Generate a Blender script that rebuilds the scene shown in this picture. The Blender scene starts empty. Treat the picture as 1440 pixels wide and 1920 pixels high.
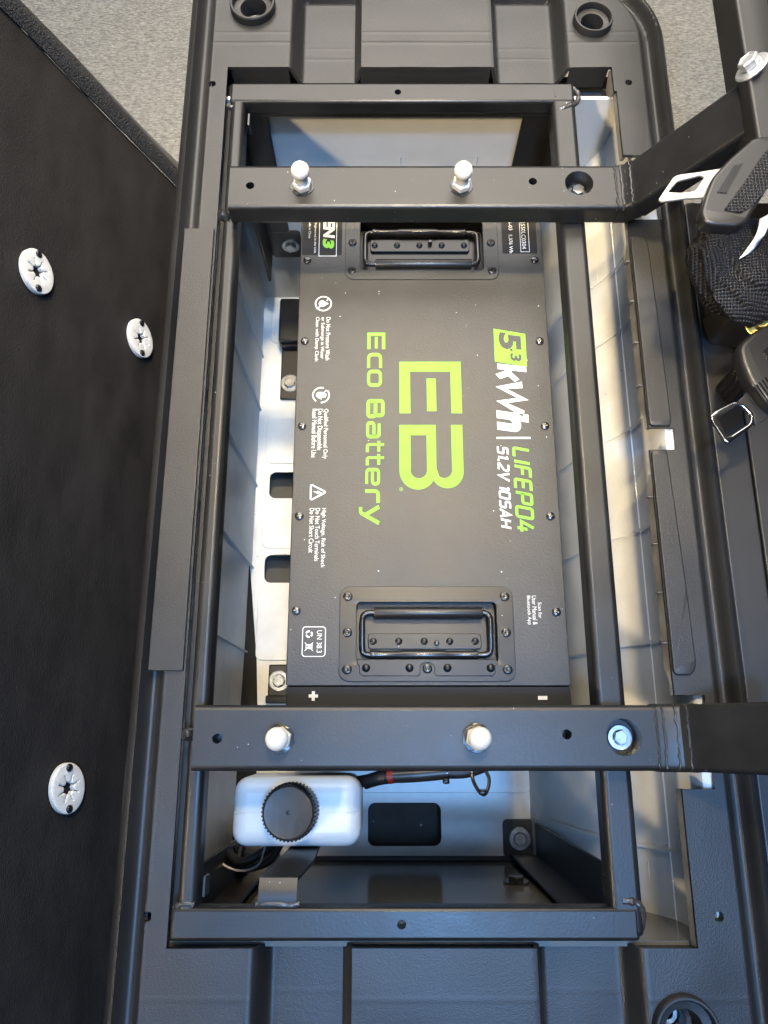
import bpy, bmesh, math, random
from mathutils import Vector, Matrix, noise
random.seed(7)
PI = math.pi
S = bpy.context.scene
COL = S.collection

# ------------------------------------------------------------------ camera, world, lamps, exposure
FPX, TILT, CAMH = 1442.0, math.atan(.286), .654          # focal length in photo pixels, tilt off the vertical, height over the seat bars
cam_d = bpy.data.cameras.new('camera'); cam = bpy.data.objects.new('camera', cam_d); COL.objects.link(cam)
cam.location = (0, 0, CAMH); cam.rotation_euler = (TILT, 0, 0)
cam_d.sensor_fit = 'VERTICAL'; cam_d.sensor_height = 24; cam_d.lens = 24*FPX/1920
cam_d.clip_start = .01; cam_d.clip_end = 60
S.camera = cam

W = bpy.data.worlds.new('World'); S.world = W; W.use_nodes = True
W.node_tree.nodes['Background'].inputs[0].default_value = (.62, .76, 1, 1)
W.node_tree.nodes['Background'].inputs[1].default_value = .04

def area(name, loc, target, sx, sy, watts, col, spread=180):
    l = bpy.data.lights.new(name, 'AREA'); l.shape = 'RECTANGLE'; l.size = sx; l.size_y = sy
    l.energy = watts; l.color = col
    o = bpy.data.objects.new(name, l); COL.objects.link(o); o.location = loc
    o.rotation_euler = (Vector(target)-Vector(loc)).to_track_quat('-Z', 'Y').to_euler()
    l.spread = math.radians(spread)
    return o
area('ceiling_light_warm', (.13, .93, 2.3), (-.03, .52, -.3), .18, .18, 6.2, (1, .79, .47), 50)
area('ceiling_light_overhead', (.10, .165, 2.3), (.05, .64, 0), .20, .20, 2.2, (1, .90, .74), 32)
area('ceiling_light_cool', (.25, -.37, 2.3), (-.05, 0, -.3), .20, .20, 46, (.22, .50, 1))
area('sheen_panel_far', (.1, 2.6, 2.2), (.1, 2.2, 0), 2.6, 2.0, 165, (1, .93, .85))  # broad panel added for warm sheen on the far deck and battery
area('side_light_warm', (-1.9, -1.1, 2.1), (.24, .52, -.1), .22, .22, 3.0, (1, .78, .46), 28)
area('sheen_panel_cool', (.1, -.5, 2.2), (.1, -.4, 0), 2.2, 1.4, 34, (.34, .58, 1))  # broad overhead panel added for blue sheen on the near half
S.view_settings.view_transform = 'Standard'; S.view_settings.look = 'None'
S.view_settings.exposure = 0; S.view_settings.gamma = 1; S.view_settings.use_curve_mapping = False
S.cycles.max_bounces = 8; S.cycles.diffuse_bounces = 4; S.cycles.caustics_reflective = False; S.cycles.caustics_refractive = False

# ------------------------------------------------------------------ pixel -> place (distance always from a known height / wall)
_ct, _st = math.cos(TILT), math.sin(TILT)
def ray(x, y):
    u, v = x-720, y-960
    return Vector((u, FPX*_st - v*_ct, -FPX*_ct - v*_st))
def P(x, y, Z):
    d = ray(x, y); return Vector((0, 0, CAMH)) + d*((Z-CAMH)/d.z)
def PY(x, y, Y):
    d = ray(x, y); return Vector((0, 0, CAMH)) + d*(Y/d.y)

# ------------------------------------------------------------------ materials
def mat(name, col, rough=.5, metal=0., spec=.5, bump=None, var=None, specks=None, coat=0, sss=0, stretch=None, weave=0):
    """bump=(scale, strength, distance); var=(scale, amount); specks=(scale, threshold, colour)"""
    m = bpy.data.materials.new(name); m.use_nodes = True
    nt = m.node_tree; N = nt.nodes; L = nt.links; b = N['Principled BSDF']
    b.inputs['Base Color'].default_value = (*col, 1); b.inputs['Roughness'].default_value = rough
    b.inputs['Metallic'].default_value = metal; b.inputs['Specular IOR Level'].default_value = spec
    if coat: b.inputs['Coat Weight'].default_value = coat; b.inputs['Coat Roughness'].default_value = .15
    if sss:
        b.inputs['Subsurface Weight'].default_value = sss; b.inputs['Subsurface Radius'].default_value = (.01, .01, .012); b.inputs['Subsurface Scale'].default_value = 1
    tc = N.new('ShaderNodeTexCoord'); co = tc.outputs['Object']
    if stretch:
        mp = N.new('ShaderNodeMapping'); mp.inputs['Scale'].default_value = stretch; L.new(co, mp.inputs[0]); co = mp.outputs[0]
    last = None
    if var:
        n = N.new('ShaderNodeTexNoise'); n.inputs['Scale'].default_value = var[0]; n.inputs['Detail'].default_value = 5; n.inputs['Roughness'].default_value = .62
        L.new(co, n.inputs['Vector'])
        r = N.new('ShaderNodeMapRange'); r.inputs[1].default_value = .3; r.inputs[2].default_value = .7
        r.inputs[3].default_value = 1-var[1]; r.inputs[4].default_value = 1+var[1]; L.new(n.outputs['Fac'], r.inputs[0])
        h = N.new('ShaderNodeVectorMath'); h.operation = 'SCALE'; h.inputs[0].default_value = col; L.new(r.outputs[0], h.inputs['Scale'])
        last = h.outputs[0]; L.new(last, b.inputs['Base Color'])
        r2 = N.new('ShaderNodeMapRange'); r2.inputs[1].default_value = .3; r2.inputs[2].default_value = .7
        r2.inputs[3].default_value = rough*(1-.35*var[1]); r2.inputs[4].default_value = min(1, rough*(1+.35*var[1])); L.new(n.outputs['Fac'], r2.inputs[0]); L.new(r2.outputs[0], b.inputs['Roughness'])
    if specks:
        v = N.new('ShaderNodeTexVoronoi'); v.inputs['Scale'].default_value = specks[0]; L.new(co, v.inputs['Vector'])
        rz = N.new('ShaderNodeMath'); rz.operation = 'MULTIPLY'; L.new(v.outputs['Color'], rz.inputs[0]); rz.inputs[1].default_value = specks[1]
        lt = N.new('ShaderNodeMath'); lt.operation = 'LESS_THAN'; L.new(v.outputs['Distance'], lt.inputs[0])
        sx = N.new('ShaderNodeSeparateXYZ'); L.new(v.outputs['Color'], sx.inputs[0])
        pw = N.new('ShaderNodeMath'); pw.operation = 'POWER'; L.new(sx.outputs[0], pw.inputs[0]); pw.inputs[1].default_value = 14
        ml = N.new('ShaderNodeMath'); ml.operation = 'MULTIPLY'; L.new(pw.outputs[0], ml.inputs[0]); ml.inputs[1].default_value = specks[1]
        L.new(ml.outputs[0], lt.inputs[1])
        mx = N.new('ShaderNodeMix'); mx.data_type = 'RGBA'; L.new(lt.outputs[0], mx.inputs[0])
        if last: L.new(last, mx.inputs[6])
        else: mx.inputs[6].default_value = (*col, 1)
        mx.inputs[7].default_value = (*specks[2], 1); L.new(mx.outputs[2], b.inputs['Base Color'])
    if bump:
        n = N.new('ShaderNodeTexNoise'); n.inputs['Scale'].default_value = bump[0]; n.inputs['Detail'].default_value = 3
        L.new(co, n.inputs['Vector'])
        bp = N.new('ShaderNodeBump'); bp.inputs['Strength'].default_value = bump[1]; bp.inputs['Distance'].default_value = bump[2]
        hgt = n.outputs['Fac']
        if weave:
            ws = []
            for ax in ('X', 'Y'):
                w_ = N.new('ShaderNodeTexWave'); w_.bands_direction = ax; w_.inputs['Scale'].default_value = weave; w_.inputs['Distortion'].default_value = 1.2; L.new(co, w_.inputs['Vector']); ws.append(w_.outputs['Fac'])
            mm = N.new('ShaderNodeMath'); mm.operation = 'MULTIPLY'; L.new(ws[0], mm.inputs[0]); L.new(ws[1], mm.inputs[1]); hgt = mm.outputs[0]
        L.new(hgt, bp.inputs['Height']); L.new(bp.outputs[0], b.inputs['Normal'])
    return m
M = dict(
 deck=mat('grained_black_plastic', (.0155, .0155, .0158), .41, spec=.45, bump=(900, .45, .0005), var=(9, .25)),
 deckcut=mat('cut_plastic_edge', (.10, .092, .08), .6, bump=(300, .3, .0005), var=(40, .3)),
 steel=mat('black_powder_coat', (.0105, .0107, .0112), .40, spec=.45, bump=(420, .2, .0005), var=(18, .34), specks=(230, .12, (.4, .4, .4))),
 steel_dark=mat('black_paint_steel', (.012, .012, .0125), .45, bump=(300, .15, .0004), var=(12, .2)),
 weld=mat('painted_weld', (.03, .029, .029), .3, bump=(260, .5, .001), var=(60, .2)),
 batt=mat('battery_powder_coat', (.0225, .023, .024), .44, spec=.42, bump=(430, .42, .0007), var=(16, .30), specks=(190, .15, (.5, .5, .5))),
 batt_panel=mat('battery_black_panel', (.006, .006, .007), .55, spec=.22, bump=(520, .2, .0004), var=(20, .12), specks=(190, .15, (.5, .5, .5))),
 gloss=mat('gloss_black_metal', (.011, .011, .012), .24, var=(30, .15), bump=(200, .06, .0004)),
 handle=mat('handle_black_paint', (.006, .006, .0065), .34, spec=.38, bump=(400, .1, .0003), var=(30, .15), specks=(110, .10, (.5, .5, .5))),
 screw=mat('black_screw', (.01, .01, .01), .2, metal=.0, spec=.7),
 tub=mat('white_tub_plastic', (.68, .68, .655), .36, bump=(60, .08, .002), var=(15, .13), specks=(170, .16, (.12, .10, .08))),
 tub_far=mat('glossy_lit_panel', (.66, .65, .62), .2, bump=(9, .12, .005), var=(4, .12)),
 tub_end=mat('glossy_shaded_panel', (.09, .088, .078), .14, bump=(12, .08, .004), var=(5, .15)),
 pit=mat('dark_underbody', (.035, .034, .031), .6, var=(20, .4), specks=(90, .2, (.4, .38, .33))),
 recess=mat('worn_recess', (.16, .16, .16), .35, metal=.6),
 silver=mat('silver_bolt', (.75, .76, .77), .38, metal=.8, var=(120, .2)),
 zinc=mat('zinc_plated_steel', (.42, .44, .46), .30, metal=1, bump=(500, .2, .0003), var=(120, .25)),
 brass=mat('yellow_zinc', (.45, .30, .08), .35, metal=1, var=(80, .3)),
 chrome=mat('bright_steel', (.30, .30, .31), .16, metal=1, var=(40, .15)),
 tongue=mat('pale_satin_steel', (.40, .395, .36), .42, metal=.4, var=(60, .1)),
 nylon=mat('white_nylon', (.57, .56, .525), .52, spec=.35, var=(50, .05)),
 bottle=mat('milky_plastic', (.60, .625, .63), .36, sss=.3, var=(25, .04), bump=(90, .05, .001)),
 cap=mat('black_cap_plastic', (.011, .011, .012), .42, bump=(120, .35, .0012), var=(40, .2)),
 blkplastic=mat('smooth_black_plastic', (.012, .0118, .012), .36, bump=(400, .15, .0003), var=(25, .15)),
 rubber=mat('wire_loom', (.008, .008, .009), .5, bump=(250, .4, .001)),
 red=mat('red_tape', (.16, .006, .006), .4, var=(60, .2)),
 wire=mat('grey_wire', (.4, .4, .4), .4),
 web=mat('black_mesh_cloth', (.006, .006, .008), .55, bump=(700, 1, .002), var=(30, .3), weave=110),
 label=mat('white_fabric_label', (.72, .72, .74), .6, bump=(500, .2, .0004)),
 board=mat('black_felt_board', (.0125, .011, .010), .68, spec=.3, bump=(1000, .9, .0012), var=(30, .35), stretch=(1, .4, 1)),
 plush=mat('black_hook_tape', (.016, .0155, .0155), .8, bump=(420, 1, .006), var=(300, .8), specks=(700, .35, (.13, .13, .13))),
 vinyl_grey=mat('grey_black_vinyl', (.062, .059, .057), .42, bump=(40, .25, .003), var=(15, .2)),
 vinyl=mat('black_vinyl', (.008, .008, .008), .55, bump=(60, .2, .002), var=(15, .2)),
 carpet=mat('loop_pile_carpet', (.36, .335, .28), .9, spec=.1, bump=(270, 1, .008), var=(210, .45), stretch=(.55, 1.5, 1)),
 panel=mat('dark_body_panel', (.018, .018, .019), .42, bump=(700, .25, .0004), var=(8, .15), specks=(60, .06, (.5, .5, .5))),
 green=mat('lime_print', (.18, .45, .04), .55, spec=.25, bump=(520, .15, .0003), var=(60, .06)),
 white=mat('white_print', (.62, .62, .60), .55, spec=.25, bump=(520, .15, .0003), var=(60, .04)),
 grey=mat('silver_print', (.55, .56, .57), .45, var=(60, .05)),
)

# ------------------------------------------------------------------ mesh helpers
def obj(name, me, m, parent=None):
    o = bpy.data.objects.new(name, me); COL.objects.link(o)
    if m is not None and not me.materials: me.materials.append(m)
    if parent is not None: o.parent = parent
    return o
def tag(o, label=None, cat=None, group=None, kind=None):
    if label: o['label'] = label
    if cat: o['category'] = cat
    if group: o['group'] = group
    if kind: o['kind'] = kind
    return o
def thing(name, label, cat, loc=(0, 0, 0), group=None):
    o = bpy.data.objects.new(name, None); COL.objects.link(o); o.location = loc; o.empty_display_size = .02
    return tag(o, label, cat, group)
def fin(bm, smooth=True, ang=35):
    bmesh.ops.recalc_face_normals(bm, faces=bm.faces)
    me = bpy.data.meshes.new('m'); bm.to_mesh(me); bm.free()
    if smooth:
        for p in me.polygons: p.use_smooth = True
        me.set_sharp_from_angle(angle=math.radians(ang))
        for p in me.polygons:
            n_ = p.normal
            if max(abs(n_.x), abs(n_.y), abs(n_.z)) > .99996 and p.area > 2e-5: p.use_smooth = False
    return me
def rel(me, parent):
    """mesh built in world coordinates -> local to parent's location"""
    if parent is not None: me.transform(Matrix.Translation(-parent.matrix_basis.translation))
    return me
def add(name, bm, m, parent=None, smooth=True, ang=35):
    return obj(name, rel(fin(bm, smooth, ang) if isinstance(bm, bmesh.types.BMesh) else bm, parent_root(parent)), m, parent)
def parent_root(p):
    while p is not None and p.parent is not None: p = p.parent
    return p
def box(x0, x1, y0, y1, z0, z1, bev=0, seg=2, bm=None):
    b = bmesh.new()
    bmesh.ops.create_cube(b, size=1, matrix=Matrix.Translation(((x0+x1)/2, (y0+y1)/2, (z0+z1)/2)) @ Matrix.Diagonal((x1-x0, y1-y0, z1-z0, 1)))
    if bev: bmesh.ops.bevel(b, geom=b.edges[:], offset=bev, segments=seg, affect='EDGES', profile=.5)
    if bm is None: return b
    me = bpy.data.meshes.new('t'); b.to_mesh(me); b.free(); bm.from_mesh(me); bpy.data.meshes.remove(me); return bm
def lathe(prof, mtx=Matrix(), n=32, bm=None):
    bm = bm or bmesh.new(); rings = []
    for r, z in prof:
        if r < 1e-6: rings.append([bm.verts.new(mtx @ Vector((0, 0, z)))])
        else: rings.append([bm.verts.new(mtx @ Vector((r*math.cos(2*PI*i/n), r*math.sin(2*PI*i/n), z))) for i in range(n)])
    for a, b in zip(rings, rings[1:]):
        for i in range(n):
            j = (i+1) % n
            if len(a) == 1 and len(b) == 1: continue
            if len(a) == 1: bm.faces.new((a[0], b[i], b[j]))
            elif len(b) == 1: bm.faces.new((a[i], a[j], b[0]))
            else: bm.faces.new((a[i], a[j], b[j], b[i]))
    return bm
def tube(pts, r, n=10, bm=None, caps=True, rv=None):
    bm = bm or bmesh.new(); pts = [Vector(p) for p in pts]; rings = []; nrm = None
    for i, p in enumerate(pts):
        d = (pts[min(i+1, len(pts)-1)]-pts[max(i-1, 0)]).normalized()
        if nrm is None:
            nrm = d.cross(Vector((0, 0, 1)));
            if nrm.length < 1e-3: nrm = d.cross(Vector((0, 1, 0)))
        nrm = (nrm - d*nrm.dot(d)).normalized(); bn = d.cross(nrm)
        rr = rv[i] if rv else r
        rings.append([bm.verts.new(p+nrm*rr*math.cos(2*PI*k/n)+bn*rr*math.sin(2*PI*k/n)) for k in range(n)])
    for a, b in zip(rings, rings[1:]):
        for k in range(n): bm.faces.new((a[k], a[(k+1) % n], b[(k+1) % n], b[k]))
    if caps: bm.faces.new(rings[0][::-1]); bm.faces.new(rings[-1])
    return bm
def spline(pts, k=8):
    pts = [Vector(p) for p in pts]; out = []
    for i in range(len(pts)-1):
        p0, p1, p2, p3 = pts[max(i-1, 0)], pts[i], pts[i+1], pts[min(i+2, len(pts)-1)]
        for s in range(k):
            t = s/k
            out.append(.5*((2*p1)+(p2-p0)*t+(2*p0-5*p1+4*p2-p3)*t*t+(3*p1-p0-3*p2+p3)*t**3))
    return out+[pts[-1]]
def rrect(x0, x1, y0, y1, r, n=6):
    out = []
    for cx, cy, a in ((x1-r, y1-r, 0), (x0+r, y1-r, 90), (x0+r, y0+r, 180), (x1-r, y0+r, 270)):
        for i in range(n+1):
            t = math.radians(a+90*i/n); out.append((cx+r*math.cos(t), cy+r*math.sin(t)))
    return out
def circ(cx, cy, r, n=32, ry=None): return [(cx+r*math.cos(2*PI*i/n), cy+(ry or r)*math.sin(2*PI*i/n)) for i in range(n)]
def roundpoly(pts, r, n=5):
    """round the corners of a closed 2-D polygon"""
    out = []; k = len(pts)
    for i in range(k):
        a, b, c = Vector(pts[i-1]).to_2d(), Vector(pts[i]).to_2d(), Vector(pts[(i+1) % k]).to_2d()
        u, v = (a-b), (c-b); q = min(r, u.length*.45, v.length*.45)
        s, e = b+u.normalized()*q, b+v.normalized()*q
        for j in range(n+1):
            t = j/n; out.append(tuple((1-t)**2*s+2*t*(1-t)*b+t*t*e))
    return out
def evalmesh(o):
    dg = bpy.context.evaluated_depsgraph_get(); return bpy.data.meshes.new_from_object(o.evaluated_get(dg))
def platemesh(loops, z0, z1, bev=0, mtx=None, bseg=2):
    c = bpy.data.curves.new('c', 'CURVE'); c.dimensions = '2D'; c.fill_mode = 'BOTH'
    c.extrude = max((z1-z0)/2-bev, 0); c.bevel_depth = bev; c.bevel_resolution = bseg; c.offset = -bev
    for lp in loops:
        s = c.splines.new('POLY'); s.points.add(len(lp)-1); s.use_cyclic_u = True
        for p, q in zip(s.points, lp): p.co = (q[0], q[1], 0, 1)
    o = bpy.data.objects.new('c', c); COL.objects.link(o); me = evalmesh(o)
    bpy.data.objects.remove(o); bpy.data.curves.remove(c)
    me.transform(Matrix.Translation((0, 0, (z0+z1)/2)))
    if mtx is not None: me.transform(mtx)
    bm = bmesh.new(); bm.from_mesh(me); bpy.data.meshes.remove(me)
    bmesh.ops.remove_doubles(bm, verts=bm.verts, dist=1e-6)
    return bm
def plate(name, loops, z0, z1, m, parent, bev=0, mtx=None, bseg=2):
    return add(name, platemesh(loops, z0, z1, bev, mtx, bseg), m, parent)
def boolean(me, cutter_bm):
    """subtract a closed bmesh from a mesh"""
    o = bpy.data.objects.new('b', me); COL.objects.link(o)
    c = obj('cut', fin(cutter_bm, False), None)
    md = o.modifiers.new('b', 'BOOLEAN'); md.operation = 'DIFFERENCE'; md.object = c; md.solver = 'EXACT'
    r = evalmesh(o); bpy.data.objects.remove(o); bpy.data.objects.remove(c)
    for p in r.polygons: p.use_smooth = True
    r.set_sharp_from_angle(angle=math.radians(35))
    for p in r.polygons:
        n_ = p.normal
        if max(abs(n_.x), abs(n_.y), abs(n_.z)) > .99996: p.use_smooth = False
    return r
def hexhead(mtx, r, h, dome=.0012):
    bm = bmesh.new(); prof = [(r, 0), (r, h*.85), (r*.88, h), (r*.8, h), (r*.7, h-.0006), (0, h-.0006)]
    return lathe(prof, mtx, 6, bm)
def bolt(parent, loc, axis=(0, 0, 1), r=.0075, m=None, name='bolt', washer=1.75):
    q = Vector(axis).to_track_quat('Z', 'Y').to_matrix().to_4x4(); T = Matrix.Translation(loc) @ q
    bm = lathe([(r*washer, 0), (r*washer, .0012), (r*washer*.93, .0019), (r*1.05, .0019)], T, 28)
    lathe([(r*1.08, .0019), (r*1.08, .0062), (r*.98, .0071), (r*.86, .0071), (r*.8, .0066), (0, .0066)], T @ Matrix.Rotation(.3, 4, 'Z'), 6, bm)
    return add(name, bm, m or M['zinc'], parent, ang=25)

# ------------------------------------------------------------------ flat print: text and strokes on the battery top
ZB = -.09                      # battery lid height
def bfit(px):                  # photo rectangle of the ink (x0,y0,x1,y1) -> X0,X1 (glyph bottom/top), Ystart,Yend
    x0, y0, x1, y1 = px; ym = (y0+y1)/2
    return P(x0, ym, ZB).x, P(x1, ym, ZB).x, P(720, y0, ZB).y, P(720, y1, ZB).y
def place(me, px, z):
    """lay a flat mesh (x = reading direction, y = glyph up) into the photo rectangle, read downwards in the picture"""
    xs = [v.co.x for v in me.vertices]; ys = [v.co.y for v in me.vertices]
    X0, X1, Y0, Y1 = bfit(px); ax, bx, ay, by = min(xs), max(xs), min(ys), max(ys)
    for v in me.vertices:
        u = (v.co.x-ax)/(bx-ax); w = (v.co.y-ay)/(by-ay)
        v.co = Vector((X0+(X1-X0)*w, Y0+(Y1-Y0)*u, z+v.co.z))
    return me
def textmesh(s, bold=0., shear=0.):
    c = bpy.data.curves.new('t', 'FONT'); c.body = s; c.size = 1; c.offset = bold; c.resolution_u = 3; c.fill_mode = 'FRONT'
    o = bpy.data.objects.new('t', c); COL.objects.link(o); me = evalmesh(o); bpy.data.objects.remove(o); bpy.data.curves.remove(c)
    if shear: me.transform(Matrix(((1, shear, 0, 0), (0, 1, 0, 0), (0, 0, 1, 0), (0, 0, 0, 1))))
    me.materials.clear(); return me
def text(name, s, px, m, parent, bold=.008, shear=0., z=ZB+.0003):
    me = place(textmesh(s, bold, shear), px, z); return obj(name, rel(me, parent_root(parent)), m, parent)
def ribbon(bm, pts, w, z=0., closed=False):
    pts = [Vector(p).to_2d() for p in pts]; n = len(pts); L_, R_ = [], []
    for i, p in enumerate(pts):
        a = pts[i-1] if (i or closed) else None; b = pts[(i+1) % n] if (i < n-1 or closed) else None
        d0 = (p-a).normalized() if a is not None else None; d1 = (b-p).normalized() if b is not None else None
        if d0 is None: d0 = d1
        if d1 is None: d1 = d0
        t = (d0+d1); t = t.normalized() if t.length > 1e-6 else d0
        nn = Vector((-t.y, t.x)); k = 1/max(.45, nn.dot(Vector((-d0.y, d0.x))))
        L_.append(bm.verts.new((*(p+nn*w/2*k), z))); R_.append(bm.verts.new((*(p-nn*w/2*k), z)))
    for i in range(n if closed else n-1):
        j = (i+1) % n; bm.faces.new((R_[i], R_[j], L_[j], L_[i]))
def rounded(pts, r, n=5, closed=False):
    out = []; k = len(pts)
    for i in range(k):
        if not closed and i in (0, k-1): out.append(tuple(pts[i])); continue
        a, b, c = Vector(pts[i-1]), Vector(pts[i]), Vector(pts[(i+1) % k])
        u, v = a-b, c-b; q = min(r, u.length*.48, v.length*.48); s, e = b+u.normalized()*q, b+v.normalized()*q
        for j in range(n+1):
            t = j/n; out.append(tuple((1-t)**2*s+2*t*(1-t)*b+t*t*e))
    return out
def strokes(name, paths, px, m, parent, shear=0., z=ZB+.0003):
    """paths: list of (points, width, corner radius, closed)"""
    bm = bmesh.new()
    for i, (pts, w, r, cl) in enumerate(paths):
        ribbon(bm, rounded(pts, r, 6, cl) if r else pts, w, i*.00002, cl)
    me = fin(bm, False)
    if shear: me.transform(Matrix(((1, shear, 0, 0), (0, 1, 0, 0), (0, 0, 1, 0), (0, 0, 0, 1))))
    return obj(name, rel(place(me, px, z), parent_root(parent)), m, parent)
def shape(name, loops, px, m, parent, z=ZB+.0003):
    bm = platemesh(loops, 0, 0); return obj(name, rel(place(fin(bm, False), px, z), parent_root(parent)), m, parent)

# ================================================================== SETTING
bm = bmesh.new(); bmesh.ops.create_grid(bm, x_segments=2, y_segments=2, size=4, matrix=Matrix.Translation((0, 0, -.66)))
fl = add('carpet_floor', bm, M['carpet'], smooth=False); tag(fl, 'beige grey loop pile carpet floor', None, kind='structure')

# ================================================================== SEAT DECK (moulded black plastic)
ZD = -.035
deck = thing('seat_deck', 'grained black moulded plastic deck around the rectangular battery opening', 'seat deck', (.05, .28, -.06))
DX0, DX1, DY0, DY1 = -.224, .320, -.42, .86
BOSS = [(-.1498, .7982), (.237, .7772), (.2350, -.2240)]
HOLES = [(-.1903, .6907), (.2715, .6929), (-.1922, -.1439), (.2713, -.1439)]
OY0, OY1, OX0 = -.167, .714, -.1745
RE = [(.681, .7141, .2545), (.596, .681, .2572), (.515, .596, .292), (.2815, .515, .2545), (.2590, .2815, .2795), (.031, .2590, .2535), (-.0466, .031, .2798), (-.1671, -.0466, .2520)]  # right edge of the cut-out, by stretches of Y
def ddist(x, y):
    R = .10 if x > 0 else .02
    if y > DY1-R and (x > DX1-R or x < DX0+R):
        cx = DX1-R if x > 0 else DX0+R
        return R-math.hypot(x-cx, y-(DY1-R))
    return min(x-DX0, DX1-x, DY1-y, y-DY0)
def sm(a, b, x):
    t = min(1, max(0, (x-a)/(b-a))); return t*t*(3-2*t)
def deckh(x, y):
    d = ddist(x, y); z = ZD
    if d < .0105: z = ZD+.0035-.012*(1-max(d, 0)/.0105)**1.7-(.022 if d < .0006 else 0)
    else: z = ZD+.0035*(1-sm(.0105, .034, d))
    g = sm(.0110, .0180, d)*(1-sm(.0225, .0315, d)); z = z*(1-g)+(ZD-.011)*g
    if y > .5 or y < -.1:
        v = max(sm(-.106, -.092, x)*(1-sm(-.034, -.026, x)), sm(.122, .130, x)*(1-sm(.194, .208, x)))
        rise = 0
        z -= v*(.0225-rise)
        for yy, hh in ((.748, .00035), (.763, .0002), (-.203, .0002)):
            if d > .03: z += hh*math.exp(-((y-yy)/.0016)**2)*(1-v*.4)
    if d > .03: z += .0007*noise.noise(Vector((x*22, y*22, 1)))
    for hx, hy in HOLES:
        if math.hypot(x-hx, y-hy) < .0036: z = ZD-.04
    for hx, hy in BOSS:
        if math.hypot(x-hx, y-hy) < .0155: z = ZD-.05
    return z
def lines(lo, hi, step, extra):
    n = max(1, round((hi-lo)/step)); s = [lo+(hi-lo)*i/n for i in range(n+1)]
    for e in extra:
        s = [v for v in s if abs(v-e) > step*.4 or v in extra]
        s.append(e)
    return sorted(set(round(v, 5) for v in s))
def fine(c, r, st): return [c-r+i*st for i in range(int(2*r/st)+1)]
xe = [OX0]+[e[2] for e in RE]; ye = [OY0, OY1]+[e[0] for e in RE]+[e[1] for e in RE]
ye = [y for y in ye if abs(y-.7141) > 1e-5 and abs(y+.1671) > 1e-5]
XS = lines(DX0, .215, .0028, [x for x in xe if x < .215])+lines(.215, DX1, .0018, [x for x in xe if x > .215])[1:]; YS = lines(DY0, .60, .010, [y for y in ye if y < .6])+lines(.60, .735, .005, [y for y in ye if .6 < y < .735])+lines(.735, DY1, .0022, [y for y in ye if y > .735])[1:]
def merge(base, more): return sorted(set([round(v, 5) for v in base]+[round(v, 5) for v in more]))
for hx, hy in HOLES: XS = merge(XS, fine(hx, .0045, .0009)); YS = merge(YS, fine(hy, .0045, .0009))
for hx, hy in BOSS: XS = merge(XS, fine(hx, .018, .0022)); YS = merge(YS, fine(hy, .018, .0022))
YS = merge(YS, fine(-.205, .014, .002)+fine(.755, .014, .002))
def inopen(x, y):
    if x < OX0 or y < OY0 or y > OY1: return False
    for a, b, e in RE:
        if a <= y < b: return x < e
    return False
def deckcut(x, y): return inopen(x, y)
bm = bmesh.new(); VV = {}
def dv(i, j):
    if (i, j) not in VV:
        x, y = XS[i], YS[j]; d = ddist(x, y)
        if d < 0 and x > DX1-.10 and y > DY1-.10:
            c = Vector((DX1-.10, DY1-.10)); q = (Vector((x, y))-c).normalized()*.10+c; x, y = q
        VV[i, j] = bm.verts.new((x, y, deckh(x, y)))
    return VV[i, j]
for i in range(len(XS)-1):
    for j in range(len(YS)-1):
        cx, cy = (XS[i]+XS[i+1])/2, (YS[j]+YS[j+1])/2
        if deckcut(cx, cy) or ddist(cx, cy) < -.001: continue
        bm.faces.new((dv(i, j), dv(i+1, j), dv(i+1, j+1), dv(i, j+1)))
me = fin(bm, True, 50)
for p in me.polygons: p.use_smooth = True
o = bpy.data.objects.new('x', me); COL.objects.link(o)
md = o.modifiers.new('s', 'SOLIDIFY'); md.thickness = .0038; md.offset = -1
me2 = evalmesh(o); bpy.data.objects.remove(o)
for p in me2.polygons: p.use_smooth = True
me2.set_sharp_from_angle(angle=math.radians(50))
obj('moulded_top', rel(me2, deck), M['deck'], deck)
# cup-shaped bosses with a collar, a stepped well and a washer at the bottom
for hx, hy in BOSS:
    T = Matrix.Translation((hx, hy, ZD)) @ Matrix.Diagonal((.86, .86, 1, 1) if hy > .7 and hx > 0 else (1, 1, 1, 1))
    b_ = add('boss_collar', lathe([(.0262, -.004), (.0258, .0075), (.0248, .0088), (.0232, .0088), (.0222, .0076), (.0218, .0012), (.0150, .0002), (.0138, -.003), (.0128, -.020), (.0092, -.0215), (.0088, -.040), (.0068, -.0405)], T, 40), M['deck'], deck)
    add('washer', lathe([(.0086, -.0392), (.0080, -.0382), (.0048, -.0382), (.0044, -.0395)], T, 24), M['zinc'], b_)
# smooth raised strip on the left border
plate('cover_strip', [roundpoly([(-.2068, .0516), (-.1760, .0516), (-.1760, .5019), (-.2068, .5019)], .0012)], ZD+.0004, ZD+.0042, M['deck'], deck, .0008)
add('gap_shade_strip', box(-.1785, -.1670, OY0, OY1, -.066, -.060, .0005, 1), M['steel_dark'], deck)  # dark strip added to make the gap beside the rail read as shade
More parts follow.
